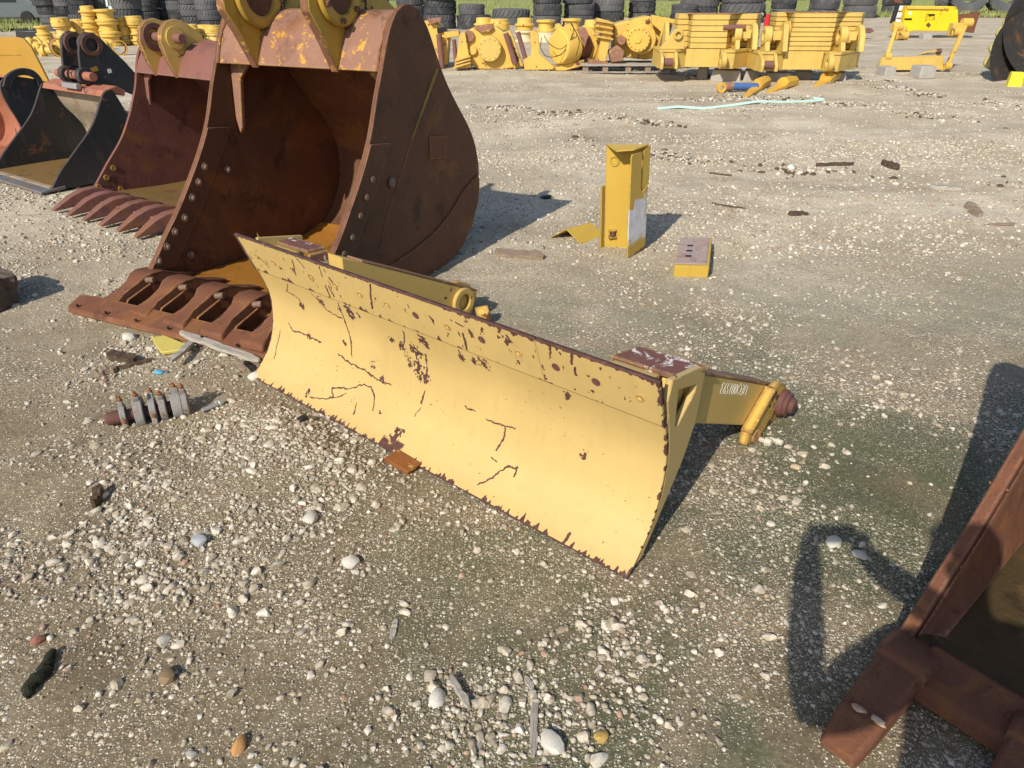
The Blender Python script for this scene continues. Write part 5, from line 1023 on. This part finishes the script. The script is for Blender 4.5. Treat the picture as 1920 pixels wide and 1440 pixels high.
# ---- tray with two arms
o = fr(1710, 133); t = thing('linkage_tray', 'plain yellow steel tray with two long arms rising from it, set on rough blocks', 'steel tray', o); w = PX(o)
w.pl([(1652, 108), (1769, 104), (1769, 131), (1647, 132)], .0, .04); w.build('front_plate', M['yellow_clean'], t, .006)
q = [w.p(*a, 0) for a in ((1769, 104), (1769, 131))]; 
MB().add([(q[0].x, .0425, q[0].z), (q[1].x, .0425, q[1].z), (q[1].x+.28, .75, q[1].z), (q[0].x+.28, .75, q[0].z), (q[0].x-.04, .0425, q[0].z), (q[1].x-.04, .0425, q[1].z), (q[1].x+.24, .75, q[1].z), (q[0].x+.24, .75, q[0].z)], [(3, 2, 1, 0), (4, 5, 6, 7), (0, 1, 5, 4), (1, 2, 6, 5), (2, 3, 7, 6), (3, 0, 4, 7)]).build('side_plate', M['yellow_clean'], t, .006)
ql = [w.p(*a, 0) for a in ((1652, 108), (1647, 132))]; MB().box(((ql[0].x+q[0].x)/2+.14, .38, (ql[0].z+ql[1].z)/2-.05), (q[0].x-ql[0].x-.26, .65, .03)).build('tray_floor', M['yellow_clean'], t, .004)
for a, b in (((1663, 106), (1681, 50)), ((1776, 124), (1812, 43))):
    w = PX(o); p0, p1 = w.p(*a, .05 if a[0] < 1700 else -.03), w.p(*b, .75); d = p1-p0; w.tube([p0, p0.lerp(p1, .5), p1], [.055, .055, .055], 4); w.build('arm', M['yellow'], t, .008)
    MB().cyl(p0-Vector((.05, 0, 0)), p0+Vector((.08, 0, 0)), .075, 16).build('arm_foot', M['yellow'], t, .006); MB().cyl(p1-Vector((.10, 0, 0)), p1+Vector((.12, 0, 0)), .10, 18).build('arm_head', M['yellow'], t, .008)
    MB().box(p1+Vector((.13 if a[0] < 1700 else -.19, .05, -.14)), (.22, .22, .28)).build('bracket', YW, t, .02); MB().ring(p1+Vector((.05 if a[0] < 1700 else -.3, -.08, -.18)), p1+Vector((.26 if a[0] < 1700 else -.09, -.08, -.18)), .09, .05, 18).build('bracket_boss', YW, t, .006)
w = PX(o); a = w.p(1740, 104, .1); fk = thing('forked_rod', 'small rusty forked rod lying on the rim of the yellow tray', 'rod', (o.x+a.x, o.y+.12, a.z+.012))
MB().tube([(-.20, 0, 0), (.0, .02, .06), (.18, 0, .075)], [.012, .016, .018], 8).build('rod', M['yellow'], fk); MB().tube([(-.18, .06, .0), (.02, .08, .012), (.20, .05, .016)], .014, 8).build('rod', M['yellow'], fk); MB().lathe([(.03, 0), (.06, .02), (.06, .1), (.03, .12)], (.18, .02, .06), (1, 0, .1), 10).build('head', M['rust_pin'], fk, .006)
# ---- breaker housing
o = fr(1740, 70); t = thing('breaker_housing', 'scuffed bright yellow hydraulic breaker housing, mostly rusted at its lower corner, behind the yellow tray', 'breaker housing', o); w = PX(o)
w.pl([(1700, 11), (1792, 12), (1796, 18), (1798, 58), (1790, 59), (1715, 58), (1704, 60), (1692, 55)], .0, .55); w.build('side_plate', M['breaker'], t, .02)
PX(o).pl([(1700, 11), (1772, 14), (1770, 18), (1701, 17)], -.06, .06).build('top_rail', M['yellow'], t, .01)
PX(o).pl([(1792, 28), (1826, 26), (1839, 22), (1832, 42), (1826, 62), (1798, 58)], .06, .4).build('tail_plate', M['rust_plate'], t, .01)
for k in range(3): PX(o).pl([(1685+k*-2, 10+k*13), (1694+k*-2, 11+k*13), (1691+k*-2, 20+k*13), (1682+k*-2, 20+k*13)], -.03, .3).build('spacer', M['white'], t, .01)
PX(o).pipe((1684, 6), (1672, 44), -.05, 4).build('hose', M['black_plastic'], t, .01); PX(o).pl([(1676, 0), (1690, 0), (1694, 6), (1680, 10)], .0, .2).build('clevis', M['rust_plate'], t, .02)
for px, py, a, b in ((1747, 28, 6, 1.8), (1703, 36, 7, 1.8)): PX(o).pl([(px-a, py-b), (px+a, py-b), (px+a, py+b), (px-a, py+b)], -.012, .02).build('slot', M['black_plastic'], t)
PX(o).pl([(1741, 42), (1746, 47), (1741, 52), (1736, 47)], -.012, .02).build('slot', M['rust_brown'], t); PX(o).pl([(1704, 22), (1709, 22), (1709, 28), (1704, 28)], -.012, .02).build('sticker', M['white'], t)
a = PX(o).p(1733, 39, -.012); writing('STA', M['stencil_brown'], t, a, (1, 0, 0), (0, 0, 1), .24, .003, -.004, 'stencil_mark')
cblock(1740, 72, .34, .4, .22, 0, 'pale block supporting the scuffed breaker housing')
# ---- red and black attachment behind the weights
o = fr(1450, 72); t = thing('skid_attachment', 'black loader attachment with a red side post and hoses, behind the yellow weights', 'attachment', o)
PX(o).pl([(1437, 28), (1444, 26), (1438, 72), (1430, 72)], .0, .15).build('red_post', M['red'], t, .01); PX(o).pl([(1444, 27), (1460, 30), (1456, 72), (1440, 72)], .02, .5).build('frame', M['black_plastic'], t, .01)
PX(o).disc(1431, 26, .0, 6, .2).build('small_wheel', M['black_plastic'], t, .02); PX(o).disc(1429, 27, -.02, 2.5, .05).build('wheel_hub', M['white'], t, .004)
PX(o).pl([(1462, 40), (1560, 37), (1580, 40), (1580, 47), (1462, 48)], .1, .6).build('deck', M['blue_black'], t, .01); PX(o).pl([(1484, 31), (1514, 30), (1514, 42), (1480, 42)], .15, .4).build('motor', M['black_plastic'], t, .02)
PX(o).pl([(1482, 31), (1491, 31), (1491, 35), (1482, 35)], .13, .02).build('sticker', M['white'], t); PX(o).pl([(1584, 32), (1604, 30), (1606, 42), (1580, 43)], .2, .5).build('rear_block', M['rust_brown'], t, .02)
for pts in ([(1444, 24), (1456, 22), (1468, 34), (1476, 36)], [(1450, 20), (1462, 30), (1475, 33), (1482, 38)], [(1456, 40), (1462, 30), (1474, 34)]):
    w = PX(o); w.tube(resample3([w.p(a, b, -.03) for a, b in pts], 14), .035, 6); w.build('hose', M['black_plastic'], t, smooth=True)
PX(o).pl([(1612, 54), (1634, 53), (1640, 58), (1632, 62), (1610, 63)], .2, .3).build('blade_tip', M['pipe_brown'], t, .01)
# ---- teeth and cylinder on the gravel in front
def btooth(px0, px1, r, label):
    a, b = at(*px0), at(*px1); d = b-a; L = d.length; V = []; st = [(0, .45, .10), (.30, .70, .42), (.52, .95, .62), (.60, 1.15, 1.05), (1.0, 1.05, 1.0)]
    for x, wy, hz in st:
        for k in range(8):
            th = k*math.pi/4+.39; V.append((x*L, math.cos(th)*r*wy, max(.0, r*hz+math.sin(th)*r*hz)))
    o = MB().add(V, [(8*i+k, 8*i+(k+1) % 8, 8*i+8+(k+1) % 8, 8*i+8+k) for i in range(4) for k in range(8)]+[tuple(range(7, -1, -1)), tuple(range(32, 40))]).build('bucket_tooth', M['ochre_paint'], None, .012); o.location = (a.x, a.y, ghz(a.x, a.y)-.01); o.rotation_euler = (0, 0, math.atan2(d.y, d.x)); return tag(o, label, 'bucket tooth', 'loose bucket teeth')
btooth((1394, 181), (1434, 160), .11, 'loose yellow bucket tooth lying against the blue wrapped cylinder'); btooth((1436, 172), (1486, 160), .11, 'loose yellow bucket tooth in the middle, right of the blue wrapped cylinder'); btooth((1523, 165), (1564, 150), .12, 'loose yellow bucket tooth lying apart, nearest to the second stack of weights')
o = fr(1345, 172); t = thing('hydraulic_cylinder', 'small hydraulic cylinder with a yellow eye and a blue wrapped body, on the gravel', 'hydraulic cylinder', (o.x, o.y, ghz(o.x, o.y)-.005)); w = PX(o); a = w.p(1352, 168, 0); b = w.p(1420, 160, .15)
d = (b-a).normalized(); a.z = .09; b.z = .09; MB().cyl(a+d*.22, b, .062, 18).build('barrel', M['blue_tape'], t, .006); MB().cyl(a+d*.06, a+d*.215, .070, 16).build('gland', M['rust_box'], t, .006); MB().ring(a-Vector((0, .05, 0)), a+Vector((0, .05, 0)), .082, .04, 18).build('eye', M['ochre_paint'], t, .006)
# ---- disc blades at the right edge
o = at(1915, 152); o = Vector((o.x, o.y, 0)); t = thing('disc_plough', 'two big dark disc blades with pale yellow hubs at the right edge', 'disc plough', o)
axd = Vector((.10, -.90, .38)).normalized()
for c, r in (((1938, 112), .95), ((1962, 62), .951)):
    w = PX(o); c3 = w.p(*c, .25 if r == .95 else .5); pr = [(0, -.26), (.3, -.235), (.6, -.16), (.82, -.07), (.95, .0), (.955, .012), (.80, -.05), (.58, -.145), (.3, -.215), (0, -.245)]
    MB().lathe([(a*r/.95, b) for a, b in pr], c3, axd, 40).build('disc_blade', M['disc_steel'], t, smooth=True)
for px, py in ((1889, 64), (1876, 92), (1866, 118), (1902, 46)):
    w = PX(o); c3 = w.p(px, py, 1.0); MB().lathe([(.09, 0), (.15, .03), (.15, .22), (.12, .27)], c3, Vector((-.75, -.55, .2)), 18).build('hub', M['pale_olive'], t, .01)
q = at(1897, 160); lb = MB().box((0, 0, .13), (.25, .22, .27), None, .84).build('weight_block', M['lemon'], None, .015); lb.location = (q.x+.10, q.y+.1, ghz(q.x, q.y)-.01); lb.rotation_euler = (0, 0, R_(-20)); tag(lb, 'bright lemon yellow block in front of the dark disc blades', 'steel block')
# ================================================================== HUBS, RINGS AND TYRES
def hub_mesh(k):
    pr = {0: [(.10, 0), (.25, 0), (.25, .05), (.19, .07), (.19, .20), (.25, .22), (.25, .27), (.12, .28), (.10, .26)], 1: [(.10, 0), (.27, 0), (.27, .16), (.245, .17), (.245, .24), (.10, .25)], 2: [(.10, 0), (.21, 0), (.22, .09), (.26, .10), (.26, .14), (.20, .15), (.19, .27), (.10, .28)]}[k]
    return pr
HUBP = []
ORD = ['first', 'second', 'third', 'fourth', 'fifth', 'sixth', 'seventh', 'eighth', 'ninth', 'tenth', 'eleventh', 'twelfth', 'thirteenth', 'fourteenth', 'fifteenth', 'sixteenth', 'seventeenth', 'eighteenth', 'nineteenth', 'twentieth', 'twenty-first', 'twenty-second', 'twenty-third', 'twenty-fourth', 'twenty-fifth', 'twenty-sixth']
for k in range(3):
    for mname in ('yellow', 'hub_tan', 'hub_cream'):
        o_ = MB().lathe(hub_mesh(k), (0, 0, 0), (0, 0, 1), 20).build('wheel_hub', M[mname], None, .01); COL.objects.unlink(o_); HUBP.append(o_)
HS = [(88, 80, 2, 1.0), (104, 71, 1, 1.0), (125, 84, 3, 1.05), (147, 70, 2, .9), (159, 82, 3, .95), (180, 84, 4, 1.05), (198, 70, 2, .9), (212, 84, 3, 1.3), (236, 82, 3, 1.0), (246, 74, 2, 1.0), (261, 82, 3, 1.05), (281, 78, 2, 1.0), (300, 70, 1, 1.0), (322, 72, 2, 1.0), (345, 74, 2, 1.0), (366, 76, 2, 1.0), (388, 74, 2, 1.0), (405, 80, 2, 1.0)]
def hub(px, py, n, sc, label, grp, mats=None):
    p = at(px, py); z = ghz(p.x, p.y)-.01; off = 0
    for k in range(n):
        kind = random.randrange(3); mi = (mats[k] if mats else random.choice((0, 0, 0, 1)))
        c = HUBP[kind*3+mi].copy(); COL.objects.link(c); c.location = (p.x+random.uniform(-.02, .02)*(k > 0), p.y+random.uniform(-.02, .02)*(k > 0), z); c.scale = (sc, sc, sc*1.02); c.rotation_euler = (0, 0, random.uniform(0, 6)); z += .28*sc if kind != 1 else .25*sc
        lay = 'only' if n == 1 else ('bottom' if k == 0 else ('top' if k == n-1 else ('second' if k == 1 else 'third')))
        tag(c, label % lay, 'wheel hub', grp)
for i, (px, py, n, sc) in enumerate(HS): hub(px, py, n, sc, 'yellow wheel hub, the %s one of the '+ORD[i]+' stack counted from the left yard end', 'yellow wheel hubs stacked at the left back')
for i, px in enumerate((908, 937, 983, 1023, 1072, 1108)): hub(px, 78, 2 if i not in (0, 1) else 2, 1.35, 'yellow drum hub, the %s one of the '+ORD[i]+' pair standing behind the winches', 'yellow drum hubs behind the winches', (2, 0))
# brown rings lying on edge and small rollers at the left
def edge_ring(px, py, r, w, az, mats, label):
    p = at(px, py); t = thing('steel_ring', label, 'steel ring', (p.x, p.y, ghz(p.x, p.y)-.01), R_(az), 'brown steel rings standing on edge')
    MB().ring((-w/2, 0, r), (w/2, 0, r), r, r*.84, 36).build('ring_wall', M['pipe_brown'], t, .006); MB().ring((w/2+.001, 0, r), (w/2+.02, 0, r), r*1.03, r*.86, 36).build('rim', M['ochre_paint'], t, .006)
edge_ring(226, 100, .20, .16, -50, 0, 'brown steel ring standing open on edge, right of the black bucket ears')
edge_ring(176, 97, .20, .15, -45, 0, 'brown steel ring on edge directly behind the black bucket ears'); edge_ring(158, 97, .20, .14, -45, 0, 'brown steel ring leaning in the middle of the row of rings'); edge_ring(116, 104, .24, .20, -45, 0, 'wide brown steel ring at the left end of the row of rings')
def roller(px, py, s, az, label):
    p = at(px, py); t = thing('track_roller', label, 'track roller', (p.x, p.y, ghz(p.x, p.y)), R_(az), 'yellow track rollers')
    MB().lathe([(.06, -.26), (.07, -.2), (.13, -.19), (.15, -.12), (.10, -.10), (.10, .10), (.15, .12), (.13, .19), (.07, .2), (.06, .26)], (0, 0, .15), (1, 0, 0), 20).build('roller_body', M['yellow'], t, .006)
    for x in (-.24, .24): MB().box((x, 0, .09), (.07, .14, .18)).build('end_block', M['yellow'], t, .012)
for i, (px, py, s, az) in enumerate(((70, 94, 1, 40), (82, 101, 1, 60), (96, 104, 1, 10), (64, 86, 1, 70), (106, 96, 1, 30), (192, 92, 1, 20), (150, 103, 1, 30), (278, 90, 1, 15), (384, 88, 1, 35))): roller(px, py, s, az, 'yellow track roller, '+ORD[i]+' of the loose rollers counted from the golden sheet')
bs = at(62, 78); b_ = MB().box((0, 0, .20), (.9, .5, .40), None, .85).build('black_tarp', M['black_plastic'], None, .05, seg=3); b_.location = (bs.x, bs.y, ghz(bs.x, bs.y)-.02); tag(b_, 'black plastic bundle lying behind the golden sheet, by the grass', 'tarp')
# ---- tyres
def tyre(R, Wd, ri, bars, style):
    mb = MB(); h = Wd/2
    prof = [(ri, -h*.55), (ri+.02, -h*.80), (ri+(R-ri)*.45, -h*1.0), (R*.93, -h*.96), (R*.975, -h*.80), (R*.98, 0), (R*.975, h*.80), (R*.93, h*.96), (ri+(R-ri)*.45, h), (ri+.02, h*.80), (ri, h*.55), (ri+.03, 0)]
    mb.lathe(prof, (0, 0, h), (0, 0, 1), 40, closed=True)
    for k in range(bars):
        for s in (-1, 1):
            th = 2*math.pi*(k+(.5 if s > 0 else 0))/bars; wid = 2*math.pi/bars*.52; sk = (.75 if style else .35)*2*math.pi/bars
            V = []
            for r in (R*.965, R*1.015):
                for (zz, da) in ((.02*s, 0), (s*.55*h, sk*.7), (s*.93*h, sk)):
                    rr = r if abs(zz) < h*.9 else r-.025*R
                    for e in (-.5, .5): V.append((rr*math.cos(th+da*1+e*wid), rr*math.sin(th+da+e*wid), h+zz))
            mb.add(V, [(6+0, 6+1, 6+3, 6+2), (6+2, 6+3, 6+5, 6+4), (0, 6, 8, 2), (2, 8, 10, 4), (1, 3, 9, 7), (3, 5, 11, 9), (4, 10, 11, 5), (0, 1, 7, 6)])
    o = mb.build('tyre', M['rubber'], None, smooth=True, angle=30); COL.objects.unlink(o); return o
TY = [tyre(.62, .46, .30, 26, 0), tyre(.74, .58, .36, 24, 1), tyre(.60, .40, .30, 30, 1)]
# (pixel x, base y, width px, number in the stack, kind)
TS = [(92, 58, 44, 4, 2), (122, 58, 42, 4, 2), (150, 60, 46, 4, 2), (188, 58, 50, 4, 0), (236, 60, 52, 4, 0), (268, 52, 44, 4, 2), (294, 62, 58, 1, 2), (306, 50, 40, 4, 0), (336, 52, 46, 4, 2), (364, 52, 60, 4, 2), (392, 56, 46, 3, 0), (430, 52, 52, 3, 0), (500, 52, 54, 3, 1), (575, 50, 56, 2, 2), (645, 50, 56, 2, 0), (705, 50, 50, 3, 2), (770, 50, 52, 3, 0),
      (823, 54, 61, 3, 1), (888, 54, 64, 1, 1), (958, 46, 72, 1, 1), (1026, 50, 54, 3, 0), (1086, 48, 58, 3, 2), (1143, 46, 58, 3, 0), (1206, 44, 50, 3, 0), (1284, 44, 50, 2, 2), (1312, 42, 72, 3, 1), (1394, 42, 84, 3, 1), (1472, 32, 46, 2, 2), (1512, 44, 68, 1, 2), (1546, 36, 54, 3, 2), (1616, 34, 60, 3, 0), (1684, 30, 50, 3, 0)]
TG = 'tyres stacked along the back of the yard'
for i, (px, py, wpx, n, k) in enumerate(TS):
    p = at(px, py); p.y += .6; zc = p.y*cP+HC*sP; r = wpx/2*zc/F; s = r/(.62, .74, .60)[k]/1.015; z = ghz(p.x, p.y)-.02; hh = (.46, .58, .40)[k]*s*1.0
    for j in range(n):
        c = TY[k].copy(); COL.objects.link(c); c.scale = (s*(1-.02*random.random()),)*2+(s,); c.location = (p.x+random.uniform(-.05, .05)*j, p.y+random.uniform(-.05, .05)*j, z); c.rotation_euler = (random.uniform(-.01, .01), random.uniform(-.01, .01), random.uniform(0, 6)); z += hh*.985
        if i == 18: pass
        lay = 'single tyre lying alone' if n == 1 else ('bottom', 'second', 'third', 'fourth')[j]+' tyre up'
        nm = (ORD+['twenty-seventh', 'twenty-eighth', 'twenty-ninth', 'thirtieth', 'thirty-first', 'thirty-second'])[i]
        tag(c, f'dark lugged tyre, {lay}, in the {nm} tyre pile counted from the left', 'tyre', TG)
    if i == 18:
        c = TY[0].copy(); COL.objects.link(c); s2 = 24*zc/F/.62; c.scale = (s2, s2, s2); c.location = (p.x-.1, p.y, z); tag(c, 'smaller dark tyre lying on top of a wider single tyre, behind the yellow drum hubs', 'tyre', TG)
for i, (px, py, s, az) in enumerate(((1752, 28, 1.5, 60), (1806, 27, 1.9, -8), (1880, 27, 1.9, -14), (1945, 27, 1.9, -10))):
    p = at(px, py); c = TY[1].copy(); COL.objects.link(c); c.scale = (s, s, s*.95); R = .74*s*1.01; c.rotation_euler = (R_(86), 0, R_(az)); c.location = (p.x, p.y+.4, R-.04); tag(c, ('big tyre standing on edge turned sideways, behind the breaker housing', 'big tyre standing on edge right above the breaker tail', 'huge tyre standing upright beside the gravel at the far right', 'huge upright tyre beyond the right edge')[i], 'tyre', 'huge tyres standing upright')
# pale framed panel set on the tyres
p = at(206, 18, 1.20); o = Vector((p.x, at(206, 58).y-.3, 0)); t = thing('window_panel', 'pale framed window panel resting on the tyres at the back left', 'window panel', o)
w = PX(o); w.pl([(193, -30), (232, -30), (233, 17), (200, 18)], .0, .05); w.build('panel', M['glass_grey'], t, .004)
for pts in ([(192, -30), (197, -30), (204, 18), (200, 18)], [(228, -30), (233, -30), (235, 17), (230, 17)], [(199, 12), (234, 11), (235, 18), (200, 19)]): PX(o).pl(pts, -.04, .1).build('frame', M['frame_pale'], t, .006)
# ================================================================== GRASS, TREES, CARS BEYOND
def gedge(x): return 52+np.clip((-x-14)/8, 0, 1)*-18
def grass():
    g = np.random.default_rng(5); xs = np.linspace(-160, 160, 160); ys = np.linspace(0, 1, 60)**2
    X = np.repeat(xs[:, None], 60, 1); Y = gedge(X)+ys[None]*320; Z = .03+.10*fbm(X*.5, Y*.5, 3, 4)+np.clip((Y-60)/300, 0, 1)*.3
    V = np.stack([X, Y, Z], -1).reshape(-1, 3); I = (np.arange(159)[:, None]*60+np.arange(59)[None]).ravel()
    Fq = np.stack([I, I+60, I+61, I+1], -1)
    o = np_mesh('grass_field', V, Fq, M['grass']); tag(o, None, None, None, 'structure')
    N = 60000; x = g.uniform(-60, 60, N); y = gedge(x)-.5+g.uniform(0, 1, N)**1.8*60; h = g.uniform(.12, .42, N)*(1+.8*(fbm(x*.4, y*.4, 9, 3)-.5)); a = g.uniform(0, 6.28, N); w_ = .03; lean = g.normal(0, .12, (N, 2))
    V = np.stack([np.stack([x-w_*np.cos(a), y-w_*np.sin(a), np.zeros(N)], -1), np.stack([x+w_*np.cos(a), y+w_*np.sin(a), np.zeros(N)], -1), np.stack([x+lean[:, 0], y+lean[:, 1], h], -1)], 1).reshape(-1, 3)
    o = np_mesh('grass', V, np.arange(3*N).reshape(-1, 3), M['grass'], smooth=False); tag(o, None, None, None, 'stuff')
grass()
def tree(x, y, h, label, seed):
    g = np.random.default_rng(seed); t = thing('tree', label, 'tree', (x, y, 0), 0, 'trees beyond the grass')
    mb = MB().tube([(0, 0, 0), (.1, 0, h*.25), (-.1, .1, h*.5), (.05, 0, h*.72)], [h*.03, h*.024, h*.016, h*.006], 8)
    for k in range(7):
        a = g.uniform(0, 6.28); z = h*g.uniform(.22, .55); mb.tube([(0, 0, z), (math.cos(a)*h*.12, math.sin(a)*h*.12, z+h*.1), (math.cos(a)*h*.24, math.sin(a)*h*.24, z+h*.2)], [h*.012, h*.008, h*.003], 6)
    mb.build('trunk', M['bark'], t, smooth=True)
    C = []; 
    for k in range(60): a = g.uniform(0, 6.28); r = h*.33*math.sqrt(g.uniform(0, 1)); C.append((r*math.cos(a), r*math.sin(a), h*(.12+.86*g.uniform(0, 1)**.8*(1-.35*r/(h*.33)))))
    C = np.array(C); n = 9000; c = C[g.integers(0, 60, n)]+g.normal(0, h*.045, (n, 3)); u = g.normal(size=(n, 3)); u /= np.linalg.norm(u, axis=1)[:, None]; v = np.cross(u, g.normal(size=(n, 3))); v /= np.linalg.norm(v, axis=1)[:, None]; s = h*.013
    V = np.stack([c+u*s, c-u*s*.6+v*s*.6, c-u*s*.6-v*s*.6], 1).reshape(-1, 3); o = np_mesh('crown', V, np.arange(3*n).reshape(-1, 3), M['leaf'], t, smooth=False)
g = np.random.default_rng(3)
for i in range(14): x = -62+i*14+g.uniform(-3, 3); tree(x, 118+g.uniform(-8, 14), g.uniform(8, 12), 'dense green tree, '+ORD[i]+' from the left in the far tree row', 100+i)
for i, (x, y, h) in enumerate(((-38, 50, 6), (-33, 56, 7), (-28, 54, 6))): tree(x, y, h, 'leafy dark tree by the parked cars, '+ORD[i]+' of the three', 200+i)
def car(px, py, az, mat, label, van):
    p = at(px, py); t = thing('parked_van' if van else 'parked_car', label, 'van' if van else 'car', (p.x, p.y, 0), R_(az)); H = 1.9 if van else 1.42
    body = [(-2.2, .35), (-2.25, .75), (-2.1, .95), (-1.2, 1.0), (-.6 if not van else -1.3, H), (1.2 if not van else 2.1, H), (1.9 if not van else 2.2, 1.02), (2.25, .95), (2.28, .4), (2.1, .30), (-2.1, .30)]
    MB().prism(body, (0, -.85, 0), (1, 0, 0), (0, 0, 1), (0, 1.7, 0)).build('body', mat, t, .08, seg=3)
    for a, b in ((-.98, -.04), (.04, 1.1)): MB().prism([(a if a > -.9 else a+.02, 1.02), (b, 1.02), (b, H-.12), (max(a, -.52 if not van else -1.1), H-.12)], (0, -.858, 0), (1, 0, 0), (0, 0, 1), (0, .02, 0)).build('window', M['car_glass'], t, .01)
    MB().prism([(-1.16, 1.04), (-.66 if not van else -1.34, H-.05), (-.70 if not van else -1.38, H-.02), (-1.22, 1.02)], (0, -.7, 0), (1, 0, 0), (0, 0, 1), (0, 1.4, 0)).build('windscreen', M['car_glass'], t, .01)
    for x in (-1.4, 1.4):
        for y in (-.80, .80): w_ = MB().lathe([(.16, -.11), (.30, -.11), (.33, -.05), (.33, .05), (.30, .11), (.16, .11)], (x, y, .33), (0, 1, 0), 24).build('wheel', M['black_plastic'], t, .01); MB().cyl((x, y-.09, .33), (x, y+.09, .33), .17, 16).build('rim', M['steel'], w_, .01)
    for y in (-.6, .6): MB().box((-2.24, y, .78), (.06, .3, .14)).build('headlight', M['glass_grey'], t, .02)
car(18, 46, 6, M['car_grey'], 'grey parked car behind the grass at the far left', False); car(34, 30, 12, M['white'], 'white van parked behind the grey car', True)
# ================================================================== the photographer, whose shadow falls into the picture
def person():
    t = thing('person', 'photographer in dark clothes holding a phone up with both hands, seen only by the shadow', 'person', (.30, -.36, 0), R_(0))
    J = {}; Vt = []; Ed = []; Rd = []
    def j(n, p, r, par=None): J[n] = len(Vt); Vt.append(p); Rd.append(r); (Ed.append((J[par], J[n])) if par else None)
    j('pelvis', (0, 0, .96), (.155, .115)); j('belly', (0, .0, 1.10), (.145, .105), 'pelvis'); j('chest', (0, .0, 1.30), (.165, .115), 'belly'); j('neck0', (0, 0, 1.44), (.085, .07), 'chest'); j('neck', (0, .02, 1.50), (.055, .055), 'neck0'); j('head0', (0, .045, 1.57), (.07, .085), 'neck'); j('head', (0, .055, 1.66), (.078, .098), 'head0'); j('crown', (0, .045, 1.735), (.05, .06), 'head')
    for s, nm in ((-1, 'l'), (1, 'r')):
        j(nm+'sh', (s*.17, 0, 1.40), (.078, .078), 'neck0'); 
        el = (-.35, .10, 1.16) if s < 0 else (.26, .16, 1.20); ha = (-.375, .25, 1.50) if s < 0 else (-.20, .26, 1.50)
        j(nm+'el', el, (.066, .066), nm+'sh'); j(nm+'wr', tuple(np.array(el)*.12+np.array(ha)*.88), (.046, .044), nm+'el'); j(nm+'ha', ha, (.036, .022), nm+'wr')
        for k in range(4): a = nm+'f%d' % k; dx = (-.026+.017*k); j(a, (ha[0]+dx, ha[1]+.012, ha[2]+.045), (.010, .010), nm+'ha'); j(a+'b', (ha[0]+dx+s*-.012, ha[1]+.020, ha[2]+.075+.004*(k % 2)), (.008, .008), a)
        j(nm+'th', (ha[0]-s*.035, ha[1]-.012, ha[2]+.03), (.011, .011), nm+'ha')
        j(nm+'hip', (s*.10, 0, .90), (.095, .095), 'pelvis'); j(nm+'kn', (s*.11, .02, .50), (.060, .062), nm+'hip'); j(nm+'an', (s*.115, -.02, .09), (.040, .045), nm+'kn'); j(nm+'to', (s*.13, .13, .035), (.045, .032), nm+'an')
    me = bpy.data.meshes.new('body'); me.from_pydata(Vt, Ed, []); o = bpy.data.objects.new('body', me); COL.objects.link(o); o.parent = t
    me.materials.append(M['cloth']); sk = o.modifiers.new('skin', 'SKIN'); sk.use_smooth_shade = True
    for i, r in enumerate(Rd): me.skin_vertices[0].data[i].radius = r
    me.skin_vertices[0].data[0].use_root = True; ss = o.modifiers.new('sub', 'SUBSURF'); ss.levels = 1; ss.render_levels = 2
    b, f = ico(2); v = b*np.array([.088, .108, .09])+np.array([0, .035, 1.705]); v = v[:]; hr = np_mesh('hair', v, f, M['hair'], t)
    for s in (-1, 1): e = np_mesh('ear', ico(1)[0]*np.array([.012, .02, .03])+np.array([s*.083, .05, 1.655]), ico(1)[1], M['skin'], t)
    np_mesh('nose', ico(1)[0]*np.array([.012, .018, .022])+np.array([0, .155, 1.655]), ico(1)[1], M['skin'], t); np_mesh('mouth', ico(1)[0]*np.array([.024, .008, .007])+np.array([0, .142, 1.61]), ico(1)[1], M['rust_red'], t)
    for s in (-1, 1): np_mesh('eye', ico(1)[0]*np.array([.014, .010, .010])+np.array([s*.034, .142, 1.69]), ico(1)[1], M['white'], t)
    ph = thing('phone', 'dark mobile phone held upright by the photographer', 'phone', (.012, -.055, 1.545)); MB().box((0, 0, 0), (.160, .008, .076)).build('case', M['black_plastic'], ph, .003); MB().box((0, -.0048, 0), (.148, .0014, .068)).build('screen', M['car_glass'], ph)
person()
